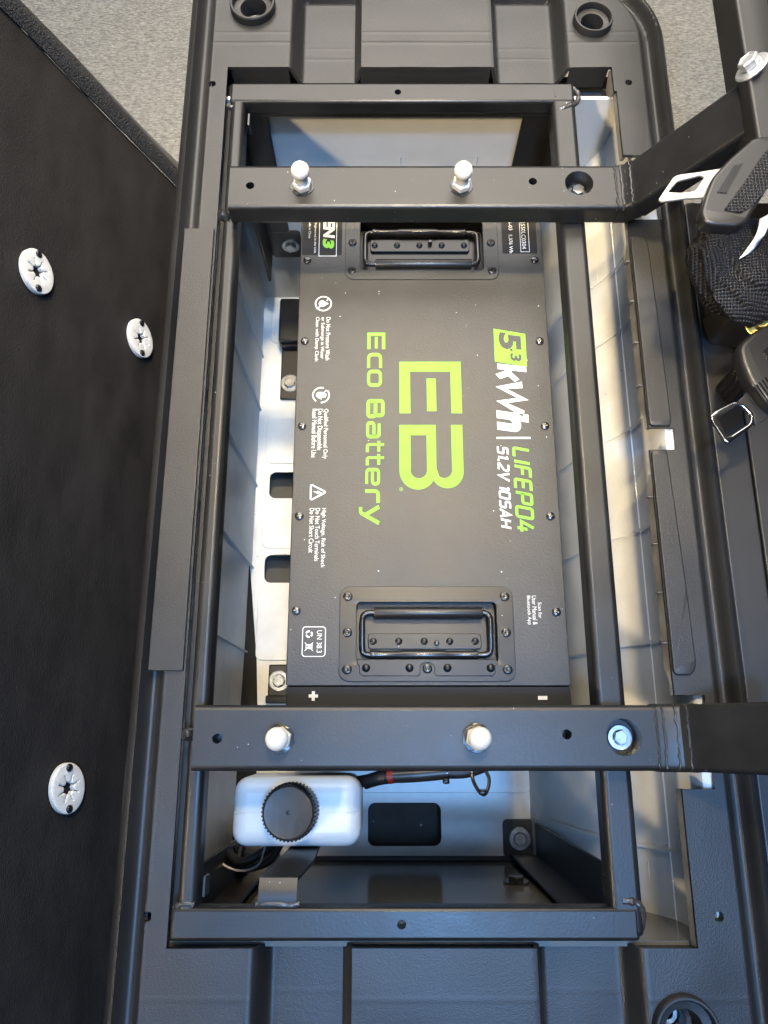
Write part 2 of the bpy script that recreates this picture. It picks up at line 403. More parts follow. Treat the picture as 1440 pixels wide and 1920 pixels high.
# raised beads on the right border, and the cut flanges under the edge
plate('raised_bead', [roundpoly([(.2549, .2825), (.2762, .2825), (.2745, .40), (.2722, .485), (.2685, .494), (.2549, .494)], .005)], ZD-.001, ZD+.0030, M['deck'], deck, .0012)
plate('raised_bead', [roundpoly([(.2539, .0480), (.2700, .0480), (.2745, .056), (.2735, .12), (.2690, .2582), (.2539, .2582)], .005)], ZD-.001, ZD+.0030, M['deck'], deck, .0012)
for y0, y1, xe_, dz in ((.2815, .515, .2545, .0135), (.031, .2590, .2535, .0130), (-.1671, -.0466, .2520, .010), (.596, .681, .2572, .009), (.681, .714, .2545, .020)):
    bm = bmesh.new(); n = max(3, int((y1-y0)/.012)); prev = None
    for i in range(n+1):
        y = y0+(y1-y0)*i/n; w = noise.noise(Vector((y*60, dz*99, 0)))
        dep = dz*(1 if .06 < i/n < .86 or dz < .011 else .35)+.003*w
        row = [bm.verts.new((xe_+.0005+.001*w, y, ZD-.003)), bm.verts.new((xe_-.002+.001*w, y, ZD-dep)), bm.verts.new((xe_+.002, y, ZD-dep)), bm.verts.new((xe_+.004, y, ZD-.003))]
        if prev:
            for k in range(4): bm.faces.new((prev[k], prev[(k+1) % 4], row[(k+1) % 4], row[k]))
        else: bm.faces.new(row)
        prev = row
    bm.faces.new(prev[::-1])
    fg = add('cut_flange', bm, M['deckcut'], deck)
    if .012 < dz < .019:
        for k in range(4):
            y = y0+(y1-y0)*(.2+.2*k)
            add('flange_rib', box(xe_-.0042, xe_+.001, y-.0006, y+.0006, ZD-dz*.85, ZD-.004, .0002, 1), M['deckcut'], fg)

# front flanges of the opening ends (dark upturned lip seen in the notches)
for y0, y1 in ((OY1+.001, OY1+.004), (OY0-.004, OY0-.001)):
    for x0, x1 in ((-.172, -.107), (-.027, .120), (.209, .252)):
        add('end_lip', box(x0, x1, y0, y1, ZD-.030, ZD-.0035, .0006, 1), M['steel_dark'], deck)

add('rim_shelf', box(-.200, .209, .690, .745, -.085, -.078, .001, 1), M['steel_dark'], deck)
add('rim_shelf', box(-.200, .209, -.215, -.1705, -.085, -.078, .001, 1), M['steel_dark'], deck)
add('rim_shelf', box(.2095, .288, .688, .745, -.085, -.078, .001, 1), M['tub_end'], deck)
add('rim_backing', box(-.200, .209, .741, .745, -.080, -.064, 0), M['steel_dark'], deck, smooth=False)
# ================================================================== OUTER BODY PANELS to the right of the deck
body = thing('body_panel', 'smooth dark grey body panel with long seams under the seat belts', 'body panel', (.45, .1, -.6))
bp_ = plate('outer_panel', [roundpoly([(.3225, -.42), (.3555, -.42), (.3555, .548), (.3225, .548)], .006)], -.060, -.050, M['panel'], body, .002)
plate('inner_panel', [roundpoly([(.3572, -.42), (.62, -.42), (.62, .500), (.3572, .500)], .006)], -.060, -.0505, M['panel'], body, .0015)
plate('end_panel', [roundpoly([(.3572, .5022), (.62, .5022), (.62, .548), (.3572, .548)], .006)], -.060, -.0505, M['panel'], body, .0015)
add('lower_side', box(.34, .61, -.41, .54, -.655, -.0605, .004, 2), M['panel'], body)

# ================================================================== TUB (pale plastic battery compartment)
ZF = -.46
tub = thing('battery_tub', 'pale plastic battery tub with ribbed sloping walls and slotted floor', 'battery tub', (.03, .26, ZF))
TX0, TY0, TY1 = -.195, -.165, .684
sl = [rrect(-.1745, -.098, .3400, .3822, .010), rrect(-.1765, -.098, .2105, .2528, .010), rrect(-.0218, .0772, -.1474, -.0924, .010)]
plate('tub_floor', [[(TX0-.004, TY0-.004), (.215, TY0-.004), (.215, TY1+.004), (TX0-.004, TY1+.004)]]+sl, ZF-.004, ZF, M['tub'], tub)
# shallow raised pads pressed into the floor
for y0, y1, x0 in ((.395, .47, -.182), (.262, .332, -.182), (.098, .200, -.184), (.60, .672, -.182), (-.080, -.012, -.15)):
    plate('floor_pad', [rrect(x0, -.05 if y0 > 0 else .20, y0, y1, .010)], ZF+.0002, ZF+.0024, M['tub'], tub, .001)
# left wall: slightly tapered sheet with upright ribs
lw = add('left_wall', box(-.203, TX0, TY0, TY1, ZF-.002, -.062, 0), M['tub'], tub, smooth=False)
for y in (.5758, .4836, .3591, .2326, .1082, -.02):
    add('wall_rib', box(TX0-.001, TX0+.0035, y-.0012, y+.0012, ZF, -.07, .0008, 1), M['tub'], lw)
# right wall: curved slope rising under the deck
prof = [(.198, ZF-.002), (.206, -.38), (.2196, -.2655), (.2258, -.2360), (.2327, -.2086), (.2400, -.1840), (.2484, -.161), (.2580, -.1415), (.2670, -.1230), (.2690, -.1000), (.2705, -.0700), (.2716, -.0500), (.2735, -.0445), (.2780, -.0425), (.2885, -.0418)]
def wallsheet(y0, y1, off=0., th=.004, ny=2, pr=prof):
    bm = bmesh.new(); rows = []
    for k in range(ny+1):
        y = y0+(y1-y0)*k/ny
        rows.append(([bm.verts.new((x-off*.85, y, z+off*.5)) for x, z in pr], [bm.verts.new((x+th*.8, y, z-th*.5)) for x, z in pr]))
    for (a, b), (c, d) in zip(rows, rows[1:]):
        for i in range(len(pr)-1):
            bm.faces.new((a[i], a[i+1], c[i+1], c[i])); bm.faces.new((b[i+1], b[i], d[i], d[i+1]))
        bm.faces.new((a[0], c[0], d[0], b[0])); bm.faces.new((a[-1], b[-1], d[-1], c[-1]))
    for (a, b), rv in ((rows[0], 0), (rows[-1], 1)):
        for i in range(len(pr)-1):
            f = (a[i], b[i], b[i+1], a[i+1]); bm.faces.new(f if not rv else f[::-1])
    return bm
rw = add('right_wall', wallsheet(TY0, .735, ny=30), M['tub'], tub)
for q in ((1177, 473), (1187, 594), (1214, 774), (1224, 981), (1247, 1197), (1296, 1607)):
    d = ray(*q); k = .2700/d.x; y = d.y*k
    add('wall_rib', wallsheet(y-.0013, y+.0013, off=.0028, th=-.002, ny=1, pr=prof[1:-2]), M['tub'], rw)
add('wall_crease', tube([(.2672, TY0, -.1232), (.2672, .3, -.1225), (.2672, .735, -.1232)], .0015, 8), M['tub'], rw)
for y0 in (.5216, .3522, -.1267):       # short moulded tick marks
    for k in range(3):
        x_, z_ = .2440+.0052*k, -.1735+.0118*k
        add('wall_tick', tube([(x_, y0-.010, z_), (x_-.0004, y0, z_+.0002), (x_, y0+.010, z_)], .0006, 6), M['tub'], rw)
# end walls: glossy, light put into the colour: far one paled, near one darkened
add('end_wall', box(TX0-.006, .30, TY1, TY1+.004, ZF-.002, -.050, 0), M['tub_far'], tub, smooth=False)
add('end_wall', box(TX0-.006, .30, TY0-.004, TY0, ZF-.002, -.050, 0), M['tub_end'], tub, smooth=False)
for x in (.02, .115):
    add('wall_seam', box(x-.0006, x+.0006, TY1-.0010, TY1, -.35, -.14, 0), M['tub_far'], tub, smooth=False)
add('floor_flange', box(-.10, .195, TY0, TY0+.006, ZF, ZF+.006, .001, 1), M['steel_dark'], tub)
add('underbody', box(-.21, .32, TY0-.02, TY1+.02, ZF-.075, ZF-.045, .004), M['pit'], tub)
add('hull_light_block', box(-.212, -.2035, TY0-.02, TY1+.02, -.655, -.062, .002), M['steel_dark'], tub)  # unseen hull sides, added so no light leaks into the tub
add('hull_light_block', box(.302, .318, TY0-.02, .70, -.655, -.062, .002), M['steel_dark'], tub)

# ================================================================== STEEL FRAME
frame = thing('steel_frame', 'black powder coated tube frame with white ball studs spanning the opening', 'steel frame', (.02, .26, ZF))
ZR = -.027
def rtube(name, x0, x1, y0, y1, z0, z1, parent, r=.005): return add(name, box(x0, x1, y0, y1, z0, z1, r, 3), M['steel'], parent)
def rail(name, x0, x1, holes):
    me = fin(box(x0, x1, -.158, .682, ZR-.026, ZR, .0055, 4))
    return obj(name, rel(me, frame), M['steel'], frame)
lr = rail('side_rail', -.1668, -.1512, []); rr_ = rail('side_rail', .1825, .2085, [])
def crossbar(y0, y1, x0, x1, hx):
    me = fin(box(x0, x1, y0, y1, ZR-.018, ZR+.0006, .003, 3))
    c = lathe([(0, -.03), (.0036, -.03), (.0036, .01), (0, .01)], Matrix.Translation((hx, (y0+y1)/2, ZR)), 20)
    return obj('end_crossbar', rel(boolean(me, c), frame), M['steel'], frame)
cb1 = crossbar(.658, .684, -.168, .2075, P(746, 172, ZR).x); cb2 = crossbar(-.1600, -.1355, -.171, .2040, P(753, 1724, ZR).x)
for cb, x, y, s in ((cb1, P(1040, 165, ZR).x, .671, 1), (cb2, P(1152, 1725, ZR).x, -.1478, 1)):     # bent-up locating slots
    add('slot', box(x-.0010, x+.0010, y-.006, y+.006, ZR+.0004, ZR+.0010, 0), M['steel_dark'], cb, smooth=False)
for x, y, z in ((-.1475, .642, ZR-.01), (.1835, .640, ZR-.01), (-.1475, -.122, ZR-.012), (.1838, -.122, ZR-.012)):
    t_ = add('locating_tab', box(x-.0014, x+.0014, y-.008, y+.008, z-.012, z+.003, .0006, 1), M['gloss'], lr if x < 0 else rr_)
def weldblob(parent, pts, r):
    bm = tube(spline(pts, 6), r, 10, rv=[r*(.75+.5*abs(noise.noise(Vector((i*.9, r*900, pts[0][0]*50))))) for i in range((len(pts)-1)*6+1)])
    return add('weld_bead', bm, M['weld'], parent)
weldblob(cb1, [(.207, .680, ZR-.004), (.213, .672, ZR-.004), (.210, .660, ZR-.003), (.200, .653, ZR-.001), (.190, .650, ZR-.002)], .0032)
weldblob(cb2, [(.192, -.131, ZR-.001), (.203, -.132, ZR-.001), (.208, -.140, ZR-.003), (.207, -.152, ZR-.006)], .0032)
weldblob(cb1, [(-.160, .656, ZR-.003), (-.166, .654, ZR-.003), (-.170, .657, ZR-.004)], .003)
weldblob(cb2, [(-.153, -.134, ZR-.002), (-.162, -.133, ZR-.002), (-.169, -.137, ZR-.004)], .003)

# legs and feet at the four corners
def leg(name, xo, xi, y0, y1, z1, parent, wall):
    s = 1 if xi > xo else -1
    g = add('corner_leg', box(min(xo, xo+s*.004), max(xo, xo+s*.004), min(y0, y1), max(y0, y1), z1, ZR-.017, .0008, 1), M['steel_dark'], parent)
    add('leg_flange', box(min(xo, xi), max(xo, xi), wall-(.004 if wall > 0 else 0), wall+(0 if wall > 0 else .004), z1, ZR-.017, .0008, 1), M['steel_dark'], g)
    return g
g1 = leg('l', -.168, -.133, .63, .676, -.33, frame, .678); g2 = leg('l', .200, .1585, .63, .676, -.33, frame, .678)
add('leg_brace', box(-.168, .200, .662, .678, ZR-.026, ZR-.017, .001, 1), M['steel_dark'], frame)
plate('foot_plate', [rrect(-.163, -.118, -.333, -.275, .006)], 0, .004, M['steel_dark'], g1, 0, Matrix.Translation((0, .677, 0)) @ Matrix.Rotation(PI/2, 4, 'X'))
bolt(g1, (-.134, .672, -.303), (0, -1, .1), .0075)
g3 = leg('l', .204, .168, -.158, -.115, ZF+.004, frame, -.160)
f3 = plate('foot_plate', [rrect(.160, .2035, -.1605, -.113, .006)], ZF+.0005, ZF+.0050, M['steel_dark'], g3, .0006)
bolt(g3, (.1815, -.1375, ZF+.0050), (0, 0, 1), .0085)
bolt(g3, (.150, -.1640, -.30), (0, 1, .1), .0085, M['gloss'])
g4 = leg('l', -.168, -.138, -.158, -.115, ZF+.004, frame, -.160)

# seat bars: flat tube, welded knee, arm rising to the seat back
def sweep(path, y, w, h, r=.0045):
    pr = rrect(-w/2, w/2, -h/2, h/2, r, 4); bm = bmesh.new(); rings = []
    for i, (x, z) in enumerate(path):
        a = Vector(path[max(i-1, 0)]); b = Vector(path[min(i+1, len(path)-1)]); d = (b-a).normalized(); nx, nz = -d.y, d.x
        rings.append([bm.verts.new((x+nx*q, y+p, z+nz*q)) for p, q in pr])
    for a, b in zip(rings, rings[1:]):
        for k in range(len(pr)): bm.faces.new((a[k], a[(k+1) % len(pr)], b[(k+1) % len(pr)], b[k]))
    bm.faces.new(rings[0][::-1]); bm.faces.new(rings[-1])
    return bm
BH = .026
def seat_bar(yc, knee, studs, holes, big, label):
    bmr = sweep([(-.1560, -BH/2), (-.1535, -BH/2), (knee, -BH/2)], yc, .052, BH)
    me = fin(bmr)
    c = bmesh.new()
    for hx, hy, r, dep in holes+[big]:
        lathe([(0, -dep), (r, -dep), (r, .01), (0, .01)], Matrix.Translation((hx, hy, 0)), 32, c)
    bar = obj('seat_bar', rel(boolean(me, c), frame), M['steel'], frame)
    kn = add('knee', sweep([(knee-.001, -BH/2), (knee+.008, -BH/2+.0002), (.2470, -BH/2+.0025), (.2515, -BH/2+.0055), (.2570, -BH/2+.0115)], yc, .0540, BH+.0015, .006), M['steel'], bar)
    x0, z0 = .2555, -.0068
    arm = add('arm', sweep([(x0, z0), (x0+.0690, z0+.1000)], yc, .053, BH), M['steel'], bar)
    for q, (wx, wz) in enumerate(((knee-.0025, .0003), (knee+.0035, .0012), ((knee+.25)/2+.001, .0028), (.2468, .0068))):
        pts = [(wx+.0022*noise.noise(Vector((k*.9, yc*9, q*3.3))), yc-.0262+.0524*k/18, wz-(.005 if k in (0, 18) else 0)) for k in range(19)]
        rr0 = (.0008, .0013, .0010, .0011)[q]
        add('weld_bead', tube(pts, .0014, 8, rv=[rr0*(.7+.9*abs(noise.noise(Vector((k*1.3, q*3, yc*7))))) for k in range(19)]), M['weld'], kn)
    # ball studs
    for sx, sy in studs:
        T = Matrix.Translation((sx, sy, 0))
        bmS = lathe([(.0098, 0), (.0098, .006), (.0088, .0072), (.0070, .0074)], T @ Matrix.Rotation(.35, 4, 'Z'), 6)
        R = .0092; zc = .0215
        pr = [(.0066, .006), (.0062, .0095), (.0058, .0125), (.0062, .0140)]+[(R*math.cos(t), zc+R*math.sin(t)) for t in [math.radians(a) for a in range(-48, 91, 8)]]
        pr[-1] = (0, zc+R); lathe(pr, T, 28, bmS)
        st = add('ball_stud', bmS, M['nylon'], bar, ang=30); st['label'] = 'white nylon ball stud on a hexagonal foot'
        ring = [(sx+(.0118+.0022*noise.noise(Vector((k*.8, sx*40, sy*9))))*math.cos(2*PI*k/22), sy+(.0118+.0022*noise.noise(Vector((k*.8+5, sx*40, sy*9))))*math.sin(2*PI*k/22)) for k in range(22)]
        plate('thread_sealant', [ring], .0002, .0010, M['gloss'], st, .0003)
    return bar, arm
b1, a1 = seat_bar(.5285, P(1160, 350, 0).x, [(-.0821, .5285), (.0778, .5285)],
    [(*P(469, 348, 0).to_2d(), .0042, .022), (*P(999, 340, 0).to_2d(), .0042, .022)], (*P(1086, 343, 0).to_2d(), .0143, .0225), '')
b2, a2 = seat_bar(-.0045, P(1238, 1380, 0).x, [(-.0845, -.0053), (.0758, -.0050)],
    [(*P(407, 1385, 0).to_2d(), .0040, .022), (*P(1063, 1377, 0).to_2d(), .0040, .022)], (*P(1170, 1382, 0).to_2d(), .0148, .0225), '')
bolt(b1, (.2003, .5375, -.0225), (0, 0, 1), .0062)
bolt(b2, (P(1163, 1383, -.02).x, P(1163, 1383, -.02).y, -.0225), (0, 0, 1), .0061)
# zinc nut ends poking out between deck and rail
for y in (.512, -.002):
    add('bolt_end', lathe([(.0055, 0), (.0055, .006), (.004, .009), (0, .009)], Matrix.Translation((-.1635, y, ZR-.0005)) @ Matrix.Rotation(-.6, 4, 'Y'), 12), M['zinc'], lr)

# seat-back cross beam on top of the arms
beam = add('seat_back_beam', box(.3145, .3455, .462, .98, .078, .118, .003, 3), M['steel_dark'], frame)
add('backrest_edge', box(.3460, .52, .40, .98, .108, .165, .010, 3), M['vinyl'], frame)
bp = P(1392, 122, .106); T = Matrix.Translation((.3210, P(1392, 122, .118).y-.002, .1165)) @ Vector((-.72, .33, .60)).to_track_quat('Z', 'Y').to_matrix().to_4x4()
bmB = lathe([(.0145, 0), (.0150, .0014), (.0138, .0028), (.0085, .0034)], T, 32)
lathe([(.0088, .0032), (.0088, .0100), (.0080, .0112), (.0068, .0112), (.0062, .0104), (0, .0104)], T, 6, bmB)
add('flange_bolt', bmB, M['silver'], beam, ang=25)

# reservoir bracket welded to the near crossbar
bx0, bx1 = P(484, 1690, ZR).x, P(556, 1690, ZR).x
def strip(path, th=.003):
    bm = bmesh.new(); rows = []
    for i, (xa, xb, y, z) in enumerate(path):
        a = path[max(i-1, 0)]; b = path[min(i+1, len(path)-1)]; d = Vector((b[2]-a[2], b[3]-a[3])).normalized(); n = Vector((-d.y, d.x))*th
        rows.append([bm.verts.new((xa, y, z)), bm.verts.new((xb, y, z)), bm.verts.new((xb, y+n.x, z+n.y)), bm.verts.new((xa, y+n.x, z+n.y))])
    for a, b in zip(rows, rows[1:]):
        for k in range(4): bm.faces.new((a[k], a[(k+1) % 4], b[(k+1) % 4], b[k]))
    bm.faces.new(rows[0][::-1]); bm.faces.new(rows[-1]); return bm
br = add('reservoir_bracket', strip([(bx0, bx1, -.1375, -.031), (bx0, bx1, -.1340, -.029), (bx0, bx1, -.1220, -.0295), (bx0, bx1, -.1170, -.032), (bx0+.010, bx1+.010, -.1085, -.062), (bx0+.014, bx1+.011, -.1050, -.078), (bx0+.016, bx1+.010, -.1040, -.160)]), M['steel'], cb2)
weldblob(br, [(bx0-.002, -.1335, -.0285), (bx0+.012, -.1330, -.0275), (bx0+.026, -.1340, -.0275), (bx1+.002, -.1330, -.0285)], .0026)

# ================================================================== BATTERY
bat = thing('battery_pack', 'black steel lithium battery with lime green logo and two drop handles', 'battery', (.042, .29, ZF))
BX0, BX1, BY0, BY1, BYS = -.0930, .1768, -.014, .578, .0418
HU = (-.0430, .1270, .4785, .5700); HL = (-.0430, .1252, .0458, .1368)   # handle plates x0,x1,y0,y1
pan = lambda h, flip: (h[0]+.0165, h[1]-.0165, (h[2]+.0115 if flip else h[2]+.0175), (h[3]-.0175 if flip else h[3]-.0155))
PU, PL = pan(HU, 1), pan(HL, 0)
add('case', box(BX0+.001, BX1-.001, BY0, BY1, ZF+.003, ZB-.030, .002, 2), M['batt_panel'], bat)
for x0, x1, y0, y1 in ((BX0+.001, BX0+.0035, BY0, BY1), (BX1-.0035, BX1-.001, BY0, BY1), (BX0+.003, BX1-.003, BY0, BY0+.003), (BX0+.003, BX1-.003, BY1-.003, BY1)):
    add('case_side', box(x0, x1, y0, y1, ZB-.031, ZB-.0035, 0), M['batt_panel'], bat, smooth=False)
def shr(r, k): return rrect(r[0]-k, r[1]+k, r[2]-k, r[3]+k, .004)
lid = plate('lid', [rrect(BX0, BX1, BYS, BY1, .0025, 3), shr(PU, .001), shr(PL, .001)], ZB-.003, ZB, M['batt'], bat, .0010)
fp = plate('terminal_panel', [rrect(BX0+.0006, BX1-.0006, BY0, BYS-.0006, .002, 3)], ZB-.0042, ZB-.0012, M['batt_panel'], bat, .0006)
lb = plate('rating_label', [rrect(BX0+.0015, HU[0]-.004, .510, .572, .001, 2)], ZB, ZB+.00012, M['batt_panel'], bat)
lb2 = plate('rating_label', [rrect(HU[1]+.005, BX1-.006, .512, .572, .001, 2)], ZB, ZB+.00012, M['batt_panel'], bat)
# lid screws with a cross recess
def cross_screw(parent, x, y, z, r, rot, name='lid_screw', m=None):
    T = Matrix.Translation((x, y, z)) @ Matrix.Rotation(rot, 4, 'Z')
    bm = lathe([(r, 0), (r*.99, r*.22), (r*.86, r*.42), (r*.60, r*.52), (r*.30, r*.55), (0, r*.55)], T, 24)
    s = add(name, bm, m or M['screw'], parent)
    return s
for (x, y) in [P(*q, ZB).to_2d() for q in ((576, 488), (571, 640), (567, 799), (561, 968), (555, 1145), (1006, 488), (1015, 640), (1021, 799), (1031, 968), (1043, 1148))]+[Vector((-.085, .566)), Vector((.168, .566))]:
    x = -.0851 if x < 0 else .1672
    a_ = random.random()*3
    s = cross_screw(lid, x, y, ZB, .0044, a_)
    T = Matrix.Translation((x, y, ZB+.0021)) @ Matrix.Rotation(a_, 4, 'Z')
    bm = bmesh.new()
    for k in range(2):
        m4 = T @ Matrix.Rotation(k*PI/2, 4, 'Z') @ Matrix.Translation((0, 0, .00025*k+.0003))
        vs = [bm.verts.new(m4 @ Vector(p)) for p in ((-.0022, -.00045, 0), (.0022, -.00045, 0), (.0022, .00045, 0), (-.0022, .00045, 0))]; bm.faces.new(vs)
    add('cross_recess', bm, M['recess'], s, smooth=False)

def drop_handle(h, p, flip, label):
    """h plate rectangle, p pan rectangle; the grip lies at the pan side nearest the battery middle"""
    x0, x1, y0, y1 = h; px0, px1, py0, py1 = p; cx = (x0+x1)/2
    plt = plate('handle_plate', [rrect(x0, x1, y0, y1, .0095, 6), rrect(px0, px1, py0, py1, .004, 4)], ZB+.0001, ZB+.0016, M['handle'] if not flip else M['batt'], bat, .0005)
    plt['label'] = label
    D = .013
    bm = bmesh.new(); e = .0012
    box(px0-.001, px1+.001, py0-.001, py1+.001, ZB-D-.001, ZB-D, 0, 1, bm)
    for q in ((px0-.001-e, px0-.001, py0-.001-e, py1+.001+e), (px1+.001, px1+.001+e, py0-.001-e, py1+.001+e), (px0-.001, px1+.001, py0-.001-e, py0-.001), (px0-.001, px1+.001, py1+.001, py1+.001+e)):
        box(*q, ZB-D-.001, ZB-.0005, 0, 1, bm)
    add('pan', bm, M['handle'], plt, smooth=False)
    Y = (lambda t: py1-(py1-py0)*t) if not flip else (lambda t: py0+(py1-py0)*t)     # t=0 grip side, t=1 hinge side
    s = -1 if not flip else 1
    gx0, gx1 = px0+.017, px1-.013
    yg, yh = Y(.17), Y(.86)
    zg = ZB-.0035
    add('grip', lathe([(.0022, 0), (.0052, 0), (.0056, .001), (.0056, gx1-gx0-.001), (.0052, gx1-gx0), (.0022, gx1-gx0)], Matrix.Translation((gx0, yg, zg)) @ Matrix.Rotation(PI/2, 4, 'Y'), 24), M['blkplastic'], plt)
    for xs, d in ((gx0, -1), (gx1, 1)):
        xo = px0+.0055 if d < 0 else px1-.0055
        pts = [(xs-d*.004, yg, zg), (xo-d*.006, yg, zg), (xo-d*.0015, yg+s*.002, zg), (xo, yg+s*.007, zg), (xo, (yg+yh)/2, zg-.001), (xo, yh-s*.007, zg-.003), (xo-d*.0015, yh-s*.002, zg-.0035), (xo-d*.006, yh, zg-.004), (xo-d*.014, yh, zg-.004)]
        add('handle_rod', tube(spline(pts, 4), .0029, 12), M['gloss'], plt)
    ht = lathe([(.001, 0), (.0044, 0), (.0050, .002), (.0044, .005), (.0040, .012), (.0040, .028), (.0050, .031), (.0050, .072), (.0040, .075), (.0040, gx1-gx0-.006), (.0050, gx1-gx0-.002), (.001, gx1-gx0)], Matrix.Translation((gx0-.004, yh, zg-.004)) @ Matrix.Rotation(PI/2, 4, 'Y'), 20)
    add('spring_hinge', ht, M['gloss'], plt)
    # riveted bracket inside the pan
    yb0, yb1 = sorted((Y(.50), Y(.76)))
    ib = plate('inner_bracket', [rrect(gx0-.006, gx1-.001, yb0, yb1, .003, 3)], ZB-D+.0002, ZB-D+.0030, M['handle'], plt, .0007)
    for k in range(5):
        x = gx0-.001+(gx1-gx0-.006)*k/4
        add('rivet', lathe([(.0036, 0), (.0032, .0012), (.002, .0020), (0, .0023)], Matrix.Translation((x, (yb0+yb1)/2, ZB-D+.0030)), 16), M['handle'], ib)
    add('stop_peg', lathe([(.0024, 0), (.0024, .004), (.0018, .0052), (0, .0056)], Matrix.Translation((cx+.010, (yb0+yb1)/2-s*-.002, ZB-D+.003)), 14), M['gloss'], ib)
    # outer riveted bracket beside the hinge
    if not flip:
        ya, yb = h[2]+.005, py0+.003
        out = [(px0+.001, yb), (px0+.001, yb-.004), (px0+.003, yb-.006), (px0+.003, ya+.003), (px0+.006, ya), (cx-.0085, ya), (cx-.0068, ya+.002), (cx-.0068, ya+.009), (cx-.003, ya+.0125), (cx+.003, ya+.0125), (cx+.0068, ya+.009), (cx+.0068, ya+.002), (cx+.0085, ya), (px1-.006, ya), (px1-.003, ya+.003), (px1-.003, yb-.006), (px1-.001, yb-.004), (px1-.001, yb)]
        ob = plate('outer_bracket', [out], ZB+.0014, ZB+.0030, M['handle'], plt, .0005)
        for k in (-.058, -.017, .019, .060):
            add('rivet', lathe([(.0040, 0), (.0036, .0012), (.0022, .0022), (0, .0026)], Matrix.Translation((cx+k, ya+.0075, ZB+.0030)), 18), M['handle'], ob)
        rv = [(cx, ya+.0070)]
    else: rv = []
    for x in (x0+.0078, x1-.0078):
        for y in (y0+.0110, (y0+y1)/2+.0005, y1-.0100): rv.append((x, y))
    for x, y in rv:
        add('rivet', lathe([(.0047, 0), (.0045, .0008), (.0034, .0015), (.0024, .0015), (.0019, .0004), (.0009, .0003), (.0006, .0012), (0, .0014)], Matrix.Translation((x, y, ZB+.0016)), 24), M['gloss'] if not flip else M['handle'], plt)
    return plt
drop_handle(HU, PU, 1, 'handle plate half under the far seat bar')
drop_handle(HL, PL, 0, 'handle plate beside the terminal panel')

# ---- printing
G, WH = M['green'], M['white']
# big EB monogram
def ez(x): return x
E_outer = [(0, 0), (96.4, 0), (96.4, 20), (19, 20), (19, 96), (96.4, 96), (96.4, 116), (0, 116)]
shape('logo_letter_e', [E_outer], (749, 678.5, 865, 775), G, lid)
shape('logo_bar', [[(0, 0), (61, 0), (61, 17.5), (0, 17.5)]], (800.3, 710, 817.6, 771), G, lid)
def arc(cx, cy, r, a0, a1, n=14): return [(cx+r*math.cos(math.radians(a0+(a1-a0)*i/n)), cy+r*math.sin(math.radians(a0+(a1-a0)*i/n))) for i in range(n+1)]
# B: x = reading direction (0..121), y = up (0..119.5)
B_outer = [(0, 0), (82, 0)]+arc(87, 34, 34, -88, 60, 14)+[(104, 63.5)]+arc(88, 89, 30.5, -52, 90, 14)+[(0, 119.5), (0, 98.3), (82, 98.3)]+arc(85, 83.4, 15, 90, -40, 8)+[(82, 69), (0, 69)]
B_hole = [(19.5, 21), (82, 21)]+arc(85, 36, 15.5, -90, 80, 10)+[(80, 51.5), (19.5, 51.5)]
shape('logo_letter_b', [B_outer, B_hole], (749, 797, 868.3, 918), G, lid)
strokes('registered_mark', [(circ(0, 0, 1, 18), .18, 0, True), ([(-.35, -.5), (-.35, .5), (.15, .5), (.35, .28), (.15, .05), (-.35, .05)], .16, 0, False), ([(0, .05), (.4, -.5)], .16, 0, False)], (748.8, 913.8, 755.5, 920.8), G, lid)
# wordmark: rounded square strokes; (paths, ink rectangle in the photo)
w = .2
wm = [
 ('E', [([(1, 0), (0, 0), (0, 1), (1, 1)], .22, 0, False), ([(.18, .5), (.95, .5)], .19, 0, False)], (688.8, 624, 722.2, 654.8)),
 ('c', [([(1, 0), (0, 0), (0, 1), (1, 1)], .25, .32, False)], (688.4, 662, 716.3, 690)),
 ('o', [([(0, 0), (1, 0), (1, 1), (0, 1)], .25, .32, True)], (688.2, 693.5, 716.1, 725.5)),
 ('B', [([(0, .5), (0, 0), (1, 0), (1, .5), (0, .5), (0, 1), (.94, 1), (.94, .5)], .24, .18, False)], (687, 748.5, 721, 784.3)),
 ('a', [([(.05, 1), (1, 1), (1, 0), (0, 0), (0, .55), (1, .55)], .25, .22, False)], (686.5, 790, 713.6, 822)),
 ('t', [([(.25, 1.35), (.25, 0), (1, 0)], .25, .2, False), ([(-.1, .92), (.95, .92)], .24, 0, False)], (686, 827, 720.2, 848)),
 ('t', [([(.25, 1.35), (.25, 0), (1, 0)], .25, .2, False), ([(-.1, .92), (.95, .92)], .24, 0, False)], (685.8, 851.5, 720, 872.5)),
 ('e', [([(1, 0), (0, 0), (0, 1), (1, 1), (1, .48), (.05, .48)], .24, .24, False)], (684.8, 877.5, 712.6, 910.5)),
 ('r', [([(0, 0), (0, .95), (.85, .95)], .25, .3, False)], (684.6, 917.5, 712.2, 943)),
 ('y', [([(0, 1), (.47, .02)], .24, 0, False), ([(1, 1), (.36, -.38), (.02, -.38)], .24, .12, False)], (673, 947, 712, 984.5)),
]
for ch, paths, px in wm: strokes('wordmark_letter', paths, px, G, lid)
